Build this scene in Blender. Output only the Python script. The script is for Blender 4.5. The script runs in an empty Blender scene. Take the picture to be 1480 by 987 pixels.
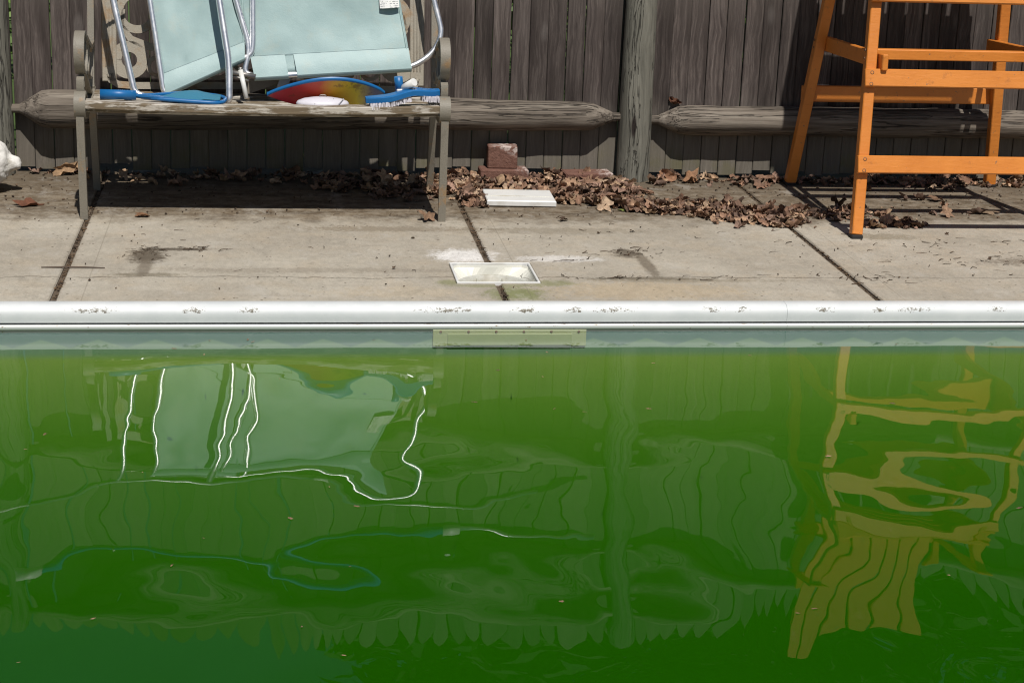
import bpy, bmesh, math, random
from mathutils import Vector, Matrix, noise as mnoise
R = math.radians
random.seed(7)
scene = bpy.context.scene
C = scene.collection

# ------------------------------------------------------------------ camera
cd = bpy.data.cameras.new('camera'); cam = bpy.data.objects.new('camera', cd); C.objects.link(cam)
cd.sensor_width = 36.0; cd.lens = 62.99; cd.clip_start = 0.05; cd.clip_end = 2000
cam.matrix_world = Matrix(((0.99086514, 0.00334117, -0.13481511, -0.748),
                           (-0.1300901, 0.28711434, -0.94902156, -5.295),
                           (0.03553651, 0.95789049, 0.28492624, 1.470),
                           (0, 0, 0, 1)))
scene.camera = cam

# ------------------------------------------------------------------ sky, sun, exposure
sun_to = Vector((0.085, -0.60, 1.0)).normalized()          # direction towards the sun
elev = math.asin(sun_to.z); azim = math.atan2(sun_to.x, sun_to.y)
world = bpy.data.worlds.new('World'); scene.world = world; world.use_nodes = True
wn = world.node_tree; wn.nodes.clear()
sky = wn.nodes.new('ShaderNodeTexSky'); sky.sky_type = 'NISHITA'; sky.sun_disc = False
sky.sun_elevation = elev; sky.sun_rotation = azim; sky.air_density = 1.0; sky.dust_density = 0.6; sky.ozone_density = 1.0
bgn = wn.nodes.new('ShaderNodeBackground'); bgn.inputs['Strength'].default_value = 0.05
won = wn.nodes.new('ShaderNodeOutputWorld')
wn.links.new(sky.outputs[0], bgn.inputs[0]); wn.links.new(bgn.outputs[0], won.inputs[0])
sd = bpy.data.lights.new('sun', 'SUN'); sd.energy = 5.0; sd.angle = R(0.53); sd.color = (1.0, 0.955, 0.89)
so = bpy.data.objects.new('sun', sd); C.objects.link(so); so.location = (0, -6, 12)
so.rotation_euler = (-sun_to).to_track_quat('-Z', 'Y').to_euler()
vs = scene.view_settings; vs.view_transform = 'Standard'; vs.look = 'None'; vs.exposure = -0.22; vs.gamma = 1.0
scene.render.engine = 'CYCLES'
cy = scene.cycles
cy.max_bounces = 8; cy.diffuse_bounces = 3; cy.glossy_bounces = 4; cy.transparent_max_bounces = 12; cy.volume_bounces = 1
cy.caustics_reflective = False; cy.caustics_refractive = False
cy.use_denoising = True; cy.filter_width = 1.15

# ------------------------------------------------------------------ helpers: geometry
class MB:
    """collects faces, then links them as ONE mesh object"""
    def __init__(s): s.v = []; s.f = []; s.smooth = []; s.mi = []; s.cols = None; s.cur = 0
    def add(s, vs, fs, smooth=False, M=None):
        b = len(s.v)
        for p in vs: s.v.append(tuple(M @ Vector(p)) if M is not None else tuple(p))
        for f in fs: s.f.append([i + b for i in f]); s.smooth.append(smooth); s.mi.append(s.cur)
    def box(s, c, size, bev=0.0, M=None):
        hx, hy, hz = [k / 2 for k in size]
        T = Matrix.Translation(c)
        if M is not None: T = T @ M
        if bev <= 0:
            vs = [(x, y, z) for x in (-hx, hx) for y in (-hy, hy) for z in (-hz, hz)]
            s.add(vs, [(0, 1, 3, 2), (4, 6, 7, 5), (0, 4, 5, 1), (2, 3, 7, 6), (0, 2, 6, 4), (1, 5, 7, 3)], False, T)
        else:
            bm = bmesh.new(); bmesh.ops.create_cube(bm, size=1)
            for v in bm.verts: v.co = Vector((v.co.x * size[0], v.co.y * size[1], v.co.z * size[2]))
            bmesh.ops.bevel(bm, geom=list(bm.edges), offset=bev, segments=1, affect='EDGES', clamp_overlap=True)
            bm.verts.index_update()
            s.add([v.co[:] for v in bm.verts], [[v.index for v in f.verts] for f in bm.faces], False, T); bm.free()
    def tube(s, path, r, seg=10, caps=True, closed=False):
        P = [Vector(p) for p in path]; n = len(P)
        rr = r if isinstance(r, (list, tuple)) else [r] * n
        T = []
        for i in range(n):
            a = P[(i - 1) % n] if (closed or i > 0) else P[i]; b = P[(i + 1) % n] if (closed or i < n - 1) else P[i]
            T.append((b - a).normalized())
        u = T[0].orthogonal().normalized(); base = len(s.v)
        for i in range(n):
            u = (u - T[i] * u.dot(T[i])).normalized(); w = T[i].cross(u)
            for k in range(seg):
                a = 2 * math.pi * k / seg
                s.v.append(tuple(P[i] + (u * math.cos(a) + w * math.sin(a)) * rr[i]))
        for i in range(n if closed else n - 1):
            j = (i + 1) % n
            for k in range(seg):
                s.f.append([base + i * seg + k, base + i * seg + (k + 1) % seg, base + j * seg + (k + 1) % seg, base + j * seg + k])
                s.smooth.append(True); s.mi.append(s.cur)
        if caps and not closed:
            s.f.append([base + k for k in reversed(range(seg))]); s.smooth.append(False); s.mi.append(s.cur)
            s.f.append([base + (n - 1) * seg + k for k in range(seg)]); s.smooth.append(False); s.mi.append(s.cur)
    def strap(s, path, wdir, width, thick):
        """rectangular bar swept along a planar path; wdir = constant width direction"""
        P = [Vector(p) for p in path]; n = len(P); W = Vector(wdir).normalized() * (width / 2); base = len(s.v)
        th = thick if isinstance(thick, (list, tuple)) else [thick] * n
        for i in range(n):
            t = (P[min(i + 1, n - 1)] - P[max(i - 1, 0)]).normalized(); nn = t.cross(W).normalized() * (th[i] / 2)
            for q in (W + nn, W - nn, -W - nn, -W + nn): s.v.append(tuple(P[i] + q))
        for i in range(n - 1):
            for k in range(4):
                a = base + i * 4; s.f.append([a + k, a + (k + 1) % 4, a + 4 + (k + 1) % 4, a + 4 + k]); s.smooth.append(False); s.mi.append(s.cur)
        s.f.append([base + k for k in (3, 2, 1, 0)]); s.f.append([base + (n - 1) * 4 + k for k in range(4)])
        s.smooth += [False] * 2; s.mi += [s.cur] * 2
    def lathe(s, prof, seg=20, M=None, smooth=True):
        vs = []; fs = []; n = len(prof)
        for r, z in prof:
            for k in range(seg):
                a = 2 * math.pi * k / seg; vs.append((r * math.cos(a), r * math.sin(a), z))
        for i in range(n - 1):
            for k in range(seg): fs.append([i * seg + k, i * seg + (k + 1) % seg, (i + 1) * seg + (k + 1) % seg, (i + 1) * seg + k])
        s.add(vs, fs, smooth, M)
        s.add([vs[k] for k in range(seg)], [list(reversed(range(seg)))], False, M)
        s.add([vs[(n - 1) * seg + k] for k in range(seg)], [list(range(seg))], False, M)
    def prism(s, poly, z0, z1, M=None):
        n = len(poly); vs = [(x, y, z0) for x, y in poly] + [(x, y, z1) for x, y in poly]
        s.add(vs, [list(reversed(range(n))), list(range(n, 2 * n))] + [[i, (i + 1) % n, n + (i + 1) % n, n + i] for i in range(n)], False, M)
    def grid(s, fn, nu, nv, smooth=True):
        vs = [fn(i / nu, j / nv) for j in range(nv + 1) for i in range(nu + 1)]
        s.add(vs, [[j * (nu + 1) + i, j * (nu + 1) + i + 1, (j + 1) * (nu + 1) + i + 1, (j + 1) * (nu + 1) + i] for j in range(nv) for i in range(nu)], smooth)
    def build(s, name, mats, parent=None, fix=True):
        me = bpy.data.meshes.new(name); me.from_pydata(s.v, [], s.f)
        me.polygons.foreach_set('use_smooth', s.smooth)
        for m in (mats if isinstance(mats, (list, tuple)) else [mats]): me.materials.append(m)
        me.polygons.foreach_set('material_index', s.mi)
        if s.cols:
            ca = me.color_attributes.new('col', 'FLOAT_COLOR', 'POINT')
            ca.data.foreach_set('color', [c for q in s.cols for c in q])
        if fix:
            bm = bmesh.new(); bm.from_mesh(me); bmesh.ops.recalc_face_normals(bm, faces=bm.faces); bm.to_mesh(me); bm.free()
        me.update()
        if mats is IRON or mats is PANEL:
            me.polygons.foreach_set('use_smooth', [True] * len(me.polygons)); me.set_sharp_from_angle(angle=R(40))
        return link(name, me, parent)

def link(name, me, parent=None):
    o = bpy.data.objects.new(name, me); C.objects.link(o)
    if parent is not None: o.parent = parent
    return o
def empty(name, loc=(0, 0, 0), rz=0):
    o = bpy.data.objects.new(name, None); C.objects.link(o); o.location = loc; o.rotation_euler = (0, 0, rz); o.empty_display_size = 0.1
    return o
def tag(o, label=None, cat=None, group=None, kind=None):
    for k, v in (('label', label), ('category', cat), ('group', group), ('kind', kind)):
        if v: o[k] = v
    return o
def arc(cx, cz, r, a0, a1, n, f=lambda y, z: (0, y, z)):
    return [f(cx + r * math.cos(R(a0 + (a1 - a0) * i / n)), cz + r * math.sin(R(a0 + (a1 - a0) * i / n))) for i in range(n + 1)]
def rounded(path, rad, n=5):
    """polyline with its inner corners rounded"""
    P = [Vector(p) for p in path]; out = [P[0]]
    for i in range(1, len(P) - 1):
        a, b, c = P[i - 1], P[i], P[i + 1]; d0 = (a - b); d1 = (c - b); l = min(rad, d0.length * .48, d1.length * .48)
        p0 = b + d0.normalized() * l; p1 = b + d1.normalized() * l
        for k in range(n + 1):
            t = k / n; out.append(p0 * (1 - t) ** 2 + b * 2 * t * (1 - t) + p1 * t * t)
    out.append(P[-1]); return out

# ------------------------------------------------------------------ helpers: materials
class NT:
    def __init__(s, name, rough=0.7, **kw):
        s.m = bpy.data.materials.new(name); s.m.use_nodes = True; s.t = s.m.node_tree
        s.b = s.t.nodes['Principled BSDF']; s.out = s.t.nodes['Material Output']
        s.b.inputs['Roughness'].default_value = rough
        for k, v in kw.items(): s.b.inputs[k.replace('_', ' ')].default_value = v
    def n(s, typ, ins=None, **props):
        nd = s.t.nodes.new('ShaderNode' + typ)
        for k, v in props.items(): setattr(nd, k, v)
        for k, v in (ins or {}).items(): s.put(nd.inputs[k], v)
        return nd
    def put(s, sock, v):
        if isinstance(v, bpy.types.NodeSocket): s.t.links.new(v, sock)
        elif isinstance(v, bpy.types.Node): s.t.links.new(v.outputs[0], sock)
        else:
            if hasattr(sock.default_value, '__len__') and hasattr(v, '__len__') and len(v) == 3 and len(sock.default_value) == 4: v = (*v, 1)
            sock.default_value = v
    def coord(s, which='Object'): return s.n('TexCoord').outputs[which]
    def rnd(s): return s.n('ObjectInfo').outputs['Random']
    def map(s, v, scale=(1, 1, 1), loc=(0, 0, 0)): return s.n('Mapping', {'Vector': v, 'Scale': scale, 'Location': loc}).outputs[0]
    def noise(s, v, scale=5, detail=4, rough=.55, w=None, dist=0, col=False):
        nd = s.n('TexNoise', {'Vector': v, 'Scale': scale, 'Detail': detail, 'Roughness': rough, 'Distortion': dist}, noise_dimensions='4D' if w is not None else '3D')
        if w is not None: s.put(nd.inputs['W'], w)
        return nd.outputs['Color' if col else 0]
    def math(s, op, a, b=0.0, c=None, clamp=False):
        nd = s.n('Math', operation=op, use_clamp=clamp); s.put(nd.inputs[0], a); s.put(nd.inputs[1], b)
        if c is not None: s.put(nd.inputs[2], c)
        return nd.outputs[0]
    def ss(s, v, a, b):      # smooth ramp 0..1 between a and b
        nd = s.n('MapRange', {'Value': v, 'From Min': a, 'From Max': b}, interpolation_type='SMOOTHSTEP'); return nd.outputs[0]
    def mix(s, f, a, b, mode='MIX'):
        nd = s.n('Mix', data_type='RGBA', blend_type=mode)
        s.put(nd.inputs[0], f); s.put(nd.inputs[6], a); s.put(nd.inputs[7], b); return nd.outputs[2]
    def ramp(s, v, stops):
        nd = s.n('ValToRGB', {'Fac': v}); e = nd.color_ramp.elements
        while len(e) < len(stops): e.new(0.5)
        for q, (p, c) in zip(e, stops): q.position = p; q.color = (*c, 1)
        return nd.outputs[0]
    def sep(s, v): return s.n('SeparateXYZ', {'Vector': v}).outputs
    def bump(s, h, dist=0.01, strength=1.0, normal=None):
        nd = s.n('Bump', {'Height': h, 'Distance': dist, 'Strength': strength})
        if normal is not None: s.put(nd.inputs['Normal'], normal)
        s.put(s.b.inputs['Normal'], nd.outputs[0]); return nd.outputs[0]
    def base(s, c): s.put(s.b.inputs['Base Color'], c)
    def blob(s, xyz, cx, cy, rx, ry, soft, nz, amt):
        """soft-edged patch with a noisy outline, 1 inside"""
        dx = s.math('DIVIDE', s.math('SUBTRACT', xyz[0], cx), rx); dy = s.math('DIVIDE', s.math('SUBTRACT', xyz[1], cy), ry)
        d = s.math('SQRT', s.math('ADD', s.math('MULTIPLY', dx, dx), s.math('MULTIPLY', dy, dy)))
        d = s.math('ADD', d, s.math('MULTIPLY', s.math('SUBTRACT', nz, .5), amt))
        return s.math('SUBTRACT', 1.0, s.ss(d, 1 - soft, 1 + soft))

IRON = PANEL = None
MATS = {}
def M_(name, col, rough=.6, var=.15, scale=30, bump=0.0, metallic=0.0, spec=.5, dirt=None, dirt_amt=.5):
    """plain coloured material with a little unevenness"""
    if name in MATS: return MATS[name]
    a = NT(name, rough, Metallic=metallic); a.b.inputs['Specular IOR Level'].default_value = spec
    co = a.coord(); n = a.noise(co, scale, 5, .6, a.math('MULTIPLY', a.rnd(), 40))
    c = a.mix(n, tuple(k * (1 - var) for k in col), tuple(min(1, k * (1 + var)) for k in col))
    if dirt:
        n2 = a.noise(co, scale * .35, 6, .65, a.math('MULTIPLY', a.rnd(), 17)); c = a.mix(a.math('MULTIPLY', a.ss(n2, .5, .68), dirt_amt), c, dirt)
    a.base(c)
    a.put(a.b.inputs['Roughness'], a.math('ADD', rough - .08, a.math('MULTIPLY', n, .16)))
    if bump: a.bump(n, bump)
    MATS[name] = a.m; return a.m

def mat_concrete():
    a = NT('pool_deck_concrete', .88); co = a.coord(); x = a.sep(co); a.b.inputs['Specular IOR Level'].default_value = .25
    big = a.noise(co, 1.6, 5, .6); mid = a.noise(co, 7, 5, .6); fine = a.noise(co, 160, 3, .7); gr = a.noise(co, 420, 2, .6)
    streak = a.noise(a.map(co, (3, 16, 1)), 1.0, 6, .65); warp = a.noise(co, 9, 6, .7); warp2 = a.noise(a.map(co, (1, 1, 1), (7, 3, 0)), 22, 5, .7)
    grit = a.math('ADD', a.math('MULTIPLY', warp2, .45), a.math('MULTIPLY', a.noise(co, 70, 6, .85), .55))
    c = a.mix(a.ss(big, .3, .7), (.335, .305, .258), (.43, .40, .345))
    c = a.mix(a.math('MULTIPLY', a.ss(mid, .45, .7), .5), c, (.40, .345, .27))
    c = a.mix(a.math('MULTIPLY', a.ss(streak, .52, .7), .35), c, (.27, .245, .21))
    # soil washed out along the fence
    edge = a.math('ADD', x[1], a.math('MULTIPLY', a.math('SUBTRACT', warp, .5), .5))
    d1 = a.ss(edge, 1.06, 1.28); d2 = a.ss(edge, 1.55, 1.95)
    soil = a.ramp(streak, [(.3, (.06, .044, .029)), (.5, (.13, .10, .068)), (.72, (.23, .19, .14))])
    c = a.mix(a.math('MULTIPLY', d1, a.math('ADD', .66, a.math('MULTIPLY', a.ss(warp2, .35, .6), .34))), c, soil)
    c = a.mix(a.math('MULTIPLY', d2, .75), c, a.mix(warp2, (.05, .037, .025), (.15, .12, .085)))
    # rust-brown puddle stains and the trickles below them
    for cx, cyy, rx, ry, am, col, f in ((-1.145, .60, .055, .10, 1.2, (.075, .058, .04), .85), (-1.06, .70, .12, .02, 1.6, (.06, .045, .03), .8), (-1.14, .36, .11, .022, 1.4, (.16, .14, .10), .7), (-1.145, .45, .022, .10, .9, (.15, .125, .095), .7),
                                   (.49, .66, .045, .06, 1.6, (.08, .063, .045), .8), (.53, .50, .022, .16, 1.1, (.14, .115, .085), .75), (.50, .315, .20, .018, 1.8, (.12, .10, .07), .7), (.62, .29, .3, .02, 2, (.2, .17, .12), .5),
                                   (2.0, .55, .25, .05, 2.2, (.13, .105, .08), .6), (-.6, .42, .5, .03, 2.4, (.25, .22, .18), .5), (.45, .16, .30, .10, 1.6, (.45, .36, .24), .5),
                                   (-.35, .15, .2, .06, 1.5, (.44, .37, .27), .45), (1.5, .93, .12, .05, 1.9, (.2, .17, .12), .6), (.3, 1.0, .3, .05, 2, (.24, .21, .165), .6), (-.3, 1.02, .35, .04, 2, (.2, .165, .12), .6)):
        c = a.mix(a.math('MULTIPLY', a.blob(x, cx, cyy, rx, ry, .35, grit, am * 3.0), f), c, col)
    # white residue and green algae by the skimmer
    for cx, cyy, rx, ry, am, col, f in ((-.085, .625, .10, .085, 1.4, (.78, .78, .79), .8), (.235, .58, .13, .045, 2.0, (.72, .72, .73), .55), (.03, .125, .085, .075, 1.5, (.16, .19, .06), .75), (.17, .255, .06, .035, 1.6, (.2, .21, .1), .7), (-.17, .27, .035, .03, 1.6, (.2, .21, .1), .7), (-.02, .225, .15, .02, 1.2, (.22, .23, .12), .6)):
        c = a.mix(a.math('MULTIPLY', a.blob(x, cx, cyy, rx, ry, .45, grit, am * 2.8), f), c, col)
    # hairline crack along the pool and tool marks beside the joints
    wob = a.math('MULTIPLY', a.math('SUBTRACT', a.noise(co, 2.6, 6, .7), .5), .15)
    crack = a.math('SUBTRACT', 1.0, a.ss(a.math('ABSOLUTE', a.math('SUBTRACT', a.math('ADD', x[1], wob), .335)), .0015, .007))
    c = a.mix(a.math('MULTIPLY', crack, a.math('ADD', .12, a.math('MULTIPLY', a.ss(mid, .38, .62), .5))), c, (.13, .105, .078))
    for jx in (-1.393, -.012, 1.195):
        ln = a.math('SUBTRACT', 1.0, a.ss(a.math('ABSOLUTE', a.math('SUBTRACT', x[0], jx + .085)), .0008, .003)); c = a.mix(a.math('MULTIPLY', ln, .35), c, (.17, .15, .12))
        dk = a.math('SUBTRACT', 1.0, a.ss(a.math('ADD', a.math('ABSOLUTE', a.math('SUBTRACT', x[0], jx)), a.math('MULTIPLY', warp2, .03)), .015, .04)); c = a.mix(a.math('MULTIPLY', dk, .4), c, (.15, .12, .085))
    gm = a.math('ADD', .17, a.math('ADD', a.math('MULTIPLY', a.noise(co, 110, 5, .8), .70), a.math('ADD', a.math('MULTIPLY', a.noise(co, 12, 6, .75), .44), a.math('MULTIPLY', a.noise(a.map(co, (1, .55, 1)), 42, 5, .75), .56)))); c = a.mix(1.0, c, a.n('CombineColor', {0: gm, 1: gm, 2: gm}).outputs[0], 'MULTIPLY')
    c = a.mix(1.0, c, (1.02, .995, .95), 'MULTIPLY')
    sp = a.ss(gr, .58, .70); c = a.mix(a.math('MULTIPLY', sp, .55), c, (.13, .115, .1)); sp2 = a.ss(fine, .62, .75); c = a.mix(a.math('MULTIPLY', sp2, .4), c, (.5, .47, .42))
    vo = a.n('TexVoronoi', {'Vector': co, 'Scale': 30.0}).outputs[0]; c = a.mix(a.math('MULTIPLY', a.math('SUBTRACT', 1, a.ss(vo, .07, .17)), a.math('ADD', .15, a.math('MULTIPLY', a.ss(a.noise(co, 6, 3, .6), .42, .6), .75))), c, (.10, .08, .06))
    lt = a.noise(a.map(co, (1, .6, 1), (4, 9, 0)), 7, 6, .75); c = a.mix(a.math('MULTIPLY', a.ss(lt, .54, .66), .28), c, (.5, .475, .43)); c = a.mix(a.math('MULTIPLY', a.ss(lt, .45, .33), .3), c, (.2, .178, .145))
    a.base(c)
    h = a.math('ADD', a.math('MULTIPLY', fine, .6), a.math('ADD', a.math('MULTIPLY', gr, .4), a.math('MULTIPLY', crack, -2.0)))
    a.bump(h, .0016); return a.m

def mat_picket():
    a = NT('weathered_fence_wood', .85); co = a.coord(); r = a.rnd(); w = a.math('MULTIPLY', r, 60); x = a.sep(co); a.b.inputs['Specular IOR Level'].default_value = .25
    vv = a.n('VectorMath', {0: co, 1: a.mix(.955, a.noise(a.map(co, (4, 1, 2.6)), 2.2, 2, .5, w, col=True), (0, 0, 0))}, operation='ADD').outputs[0]
    grain = a.noise(a.map(vv, (60, 40, 1.1)), 1.7, 6, .72, w); fine = a.noise(a.map(co, (170, 60, 5)), 1.0, 4, .7, w); big = a.noise(a.map(co, (9, 3, 1.5)), 1.2, 4, .6, w)
    c = a.ramp(grain, [(.30, (.036, .030, .028)), (.5, (.10, .086, .079)), (.70, (.21, .185, .168))])
    c = a.mix(a.math('MULTIPLY', a.ss(fine, .52, .68), .55), c, (.055, .045, .043))
    c = a.mix(a.math('MULTIPLY', a.ss(fine, .36, .25), .4), c, (.23, .205, .19))
    c = a.mix(a.math('MULTIPLY', a.ss(big, .42, .66), .8), c, (.042, .034, .031))
    c = a.mix(a.math('MULTIPLY', a.ss(big, .42, .25), .4), c, (.2, .18, .165))
    hi = a.ss(a.math('ADD', x[2], a.math('MULTIPLY', big, .4)), .75, 1.35); c = a.mix(a.math('MULTIPLY', hi, .65), c, a.mix(grain, (.15, .135, .12), (.42, .385, .34)))
    c = a.mix(1.0, c, a.n('CombineColor', {0: a.math('ADD', .62, a.math('MULTIPLY', r, .55)), 1: a.math('ADD', .585, a.math('MULTIPLY', r, .52)), 2: a.math('ADD', .58, a.math('MULTIPLY', r, .52))}).outputs[0], 'MULTIPLY')
    # knots
    kn = a.n('TexVoronoi', {'Vector': a.map(co, (9, 5, 3.6)), 'Scale': 1.0, 'W': w, 'Randomness': 1.0}, voronoi_dimensions='4D').outputs[0]
    c = a.mix(a.math('SUBTRACT', 1.0, a.ss(kn, .10, .15)), c, (.022, .017, .016)); c = a.mix(a.math('MULTIPLY', a.math('MULTIPLY', a.ss(kn, .13, .16), a.math('SUBTRACT', 1, a.ss(kn, .17, .27))), .45), c, (.17, .15, .14))
    # paler, slightly mossy foot of the boards, splashed by rain
    lo = a.math('SUBTRACT', 1.0, a.ss(a.math('ADD', x[2], a.math('MULTIPLY', a.math('SUBTRACT', big, .5), .25)), .1, .34)); c = a.mix(a.math('MULTIPLY', lo, .7), c, a.mix(grain, (.135, .12, .098), (.27, .245, .2)))
    mo = a.math('SUBTRACT', 1.0, a.ss(a.math('ADD', x[2], a.math('MULTIPLY', grain, .25)), .14, .26)); c = a.mix(a.math('MULTIPLY', mo, a.ss(a.noise(co, 5, 3, .6, w), .48, .7)), c, (.15, .138, .075))
    a.base(c); a.bump(a.math('SUBTRACT', a.math('ADD', grain, a.math('MULTIPLY', fine, .5)), a.math('MULTIPLY', a.math('SUBTRACT', 1.0, a.ss(kn, .04, .12)), .8)), .0035); return a.m

def mat_log(axis, cols, name, green=0.0):
    """checked, weathered round timber; axis = grain direction"""
    a = NT(name, .85); co = a.coord(); w = a.math('MULTIPLY', a.rnd(), 50); a.b.inputs['Specular IOR Level'].default_value = .25
    st = [48, 48, 48]; st[axis] = 1.9; st2 = [150, 150, 150]; st2[axis] = 3.5; st3 = [17, 17, 17]; st3[axis] = .55
    vv = a.n('VectorMath', {0: co, 1: a.mix(.10, (0, 0, 0), a.noise(a.map(co, (5, 5, 2.2)), 1.0, 2, .5, w, col=True))}, operation='ADD').outputs[0] if green else co
    g = a.noise(a.map(vv, tuple(st)), 1.2, 6, .68, w, .3); fine = a.noise(a.map(co, tuple(st2)), 1.0, 4, .7, w); ck = a.noise(a.map(vv, tuple(st3)), 1.6, 4, .6, w, .4)
    c = a.ramp(g, [(.28, cols[0]), (.5, cols[1]), (.74, cols[2])])
    c = a.mix(a.math('MULTIPLY', a.ss(fine, .5, .68), .42), c, tuple(k * .5 for k in cols[0]))
    crack = a.math('SUBTRACT', 1.0, a.ss(a.math('ABSOLUTE', a.math('SUBTRACT', ck, .5)), .003, .013))
    c = a.mix(a.math('MULTIPLY', crack, .62), c, (.012, .010, .009))
    sc = [14, 14, 14]; sc[axis] = 3.2
    kn = a.n('TexVoronoi', {'Vector': a.map(co, tuple(sc)), 'Scale': .55, 'W': w}, voronoi_dimensions='4D').outputs[0]; c = a.mix(a.math('SUBTRACT', 1.0, a.ss(kn, .07, .12)), c, (.03, .023, .02))
    a.base(c); a.bump(a.math('SUBTRACT', a.math('ADD', g, a.math('MULTIPLY', fine, .4)), a.math('MULTIPLY', crack, 1.4)), .004); return a.m

def mat_paintwood(name, wood, paint, lo, hi, axis=0):
    a = NT(name, .7); co = a.coord(); w = a.math('MULTIPLY', a.rnd(), 30)
    st = [35, 35, 35]; st[axis] = 6; g = a.noise(a.map(co, tuple(st)), 1.6, 6, .7, w); big = a.noise(a.map(co, (4, 6, 6)), 1.6, 5, .65, w)
    gr = a.noise(a.map(co, (4, 120, 120) if axis == 0 else (120, 120, 4)), 1.0, 4, .7, w)
    wd = a.mix(gr, tuple(k * .5 for k in wood), tuple(k * 1.5 for k in wood))
    m = a.ss(a.math('ADD', a.math('MULTIPLY', g, .65), a.math('MULTIPLY', big, .45)), lo, hi)
    a.base(a.mix(m, wd, a.mix(gr, tuple(k * .86 for k in paint), paint))); a.bump(a.math('ADD', a.math('MULTIPLY', m, .7), gr), .0014); return a.m

def mat_iron(name='taupe_painted_cast_iron', k=1.0, rust=.75):
    a = NT(name, .55); co = a.coord(); n = a.noise(co, 220, 3, .6); b = a.noise(co, 9, 6, .7); d = a.noise(a.map(co, (14, 14, 5)), 1.0, 5, .7)
    c = a.mix(n, (.17 * k, .153 * k, .122 * k), (.265 * k, .24 * k, .195 * k)); c = a.mix(a.math('MULTIPLY', a.ss(b, .53 if k == 1 else .46, .66), rust), c, a.mix(n, (.24, .14, .06), (.4, .25, .12))); c = a.mix(a.math('MULTIPLY', a.ss(d, .55, .75), .5), c, (.09, .075, .055))
    a.base(c); a.bump(n, .0012); return a.m

def mat_vinyl():
    a = NT('turquoise_vinyl_sling', .5); co = a.coord(); b = a.noise(co, 5, 5, .6); d = a.noise(co, 13, 6, .7); f = a.noise(co, 260, 2, .5)
    we = a.n('TexWave', {'Vector': co, 'Scale': 210.0}).outputs['Fac']
    c = a.mix(a.ss(b, .3, .7), (.315, .44, .44), (.385, .515, .51)); c = a.mix(a.math('MULTIPLY', a.ss(d, .5, .72), .35), c, (.45, .48, .41)); c = a.mix(a.math('MULTIPLY', a.ss(d, .42, .28), .22), c, (.23, .345, .345))
    a.base(c); a.bump(a.math('ADD', a.math('ADD', f, a.math('MULTIPLY', we, .25)), a.math('MULTIPLY', b, 9)), .0004); return a.m

def mat_metal(name='aluminium_tube', col=(.9, .9, .92), rough=.36):
    a = NT(name, rough, Metallic=1.0); co = a.coord(); n = a.noise(a.map(co, (60, 60, 60)), 1.0, 4, .7); b = a.noise(co, 18, 5, .7)
    c = a.mix(a.math('MULTIPLY', a.ss(b, .55, .72), .5), col, tuple(k * .45 for k in col)); a.base(c)
    a.put(a.b.inputs['Roughness'], a.math('ADD', rough - .06, a.math('MULTIPLY', a.math('ADD', n, a.ss(b, .5, .7)), .16))); return a.m

def mat_orange():
    a = NT('orange_painted_timber', .42); co = a.coord(); w = a.math('MULTIPLY', a.rnd(), 30); x = a.sep(co)
    b = a.noise(co, 6, 5, .6, w); n = a.noise(a.map(co, (18, 90, 90)), 1.0, 4, .65, w); s = a.noise(co, 75, 4, .6, w); k = a.noise(co, 26, 5, .7, w)
    c = a.mix(a.ss(b, .3, .7), (.60, .195, .028), (.69, .24, .04)); c = a.mix(a.math('MULTIPLY', a.ss(n, .56, .7), .28), c, (.40, .115, .014)); c = a.mix(a.math('MULTIPLY', a.ss(k, .58, .7), .55), c, (.36, .13, .035)); c = a.mix(a.math('MULTIPLY', a.ss(s, .66, .69), .85), c, (.2, .13, .08))
    a.base(c); a.bump(a.math('ADD', n, a.math('MULTIPLY', s, .3)), .0012); return a.m

def mat_leaf():
    a = NT('dry_leaf', .8); a.b.inputs['Specular IOR Level'].default_value = .25
    at = a.n('Attribute', attribute_name='col').outputs['Color']; n = a.noise(a.coord(), 70, 4, .65)
    a.base(a.mix(a.ss(n, .35, .7), a.mix(.45, at, (.03, .017, .01)), at)); a.bump(n, .002); return a.m

def mat_foliage(name, c0, c1):
    a = NT(name, .55); at = a.n('Attribute', attribute_name='col').outputs['Fac']
    a.base(a.mix(at, c0, c1)); a.b.inputs['Subsurface Weight'].default_value = 0.0
    return a.m

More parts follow.
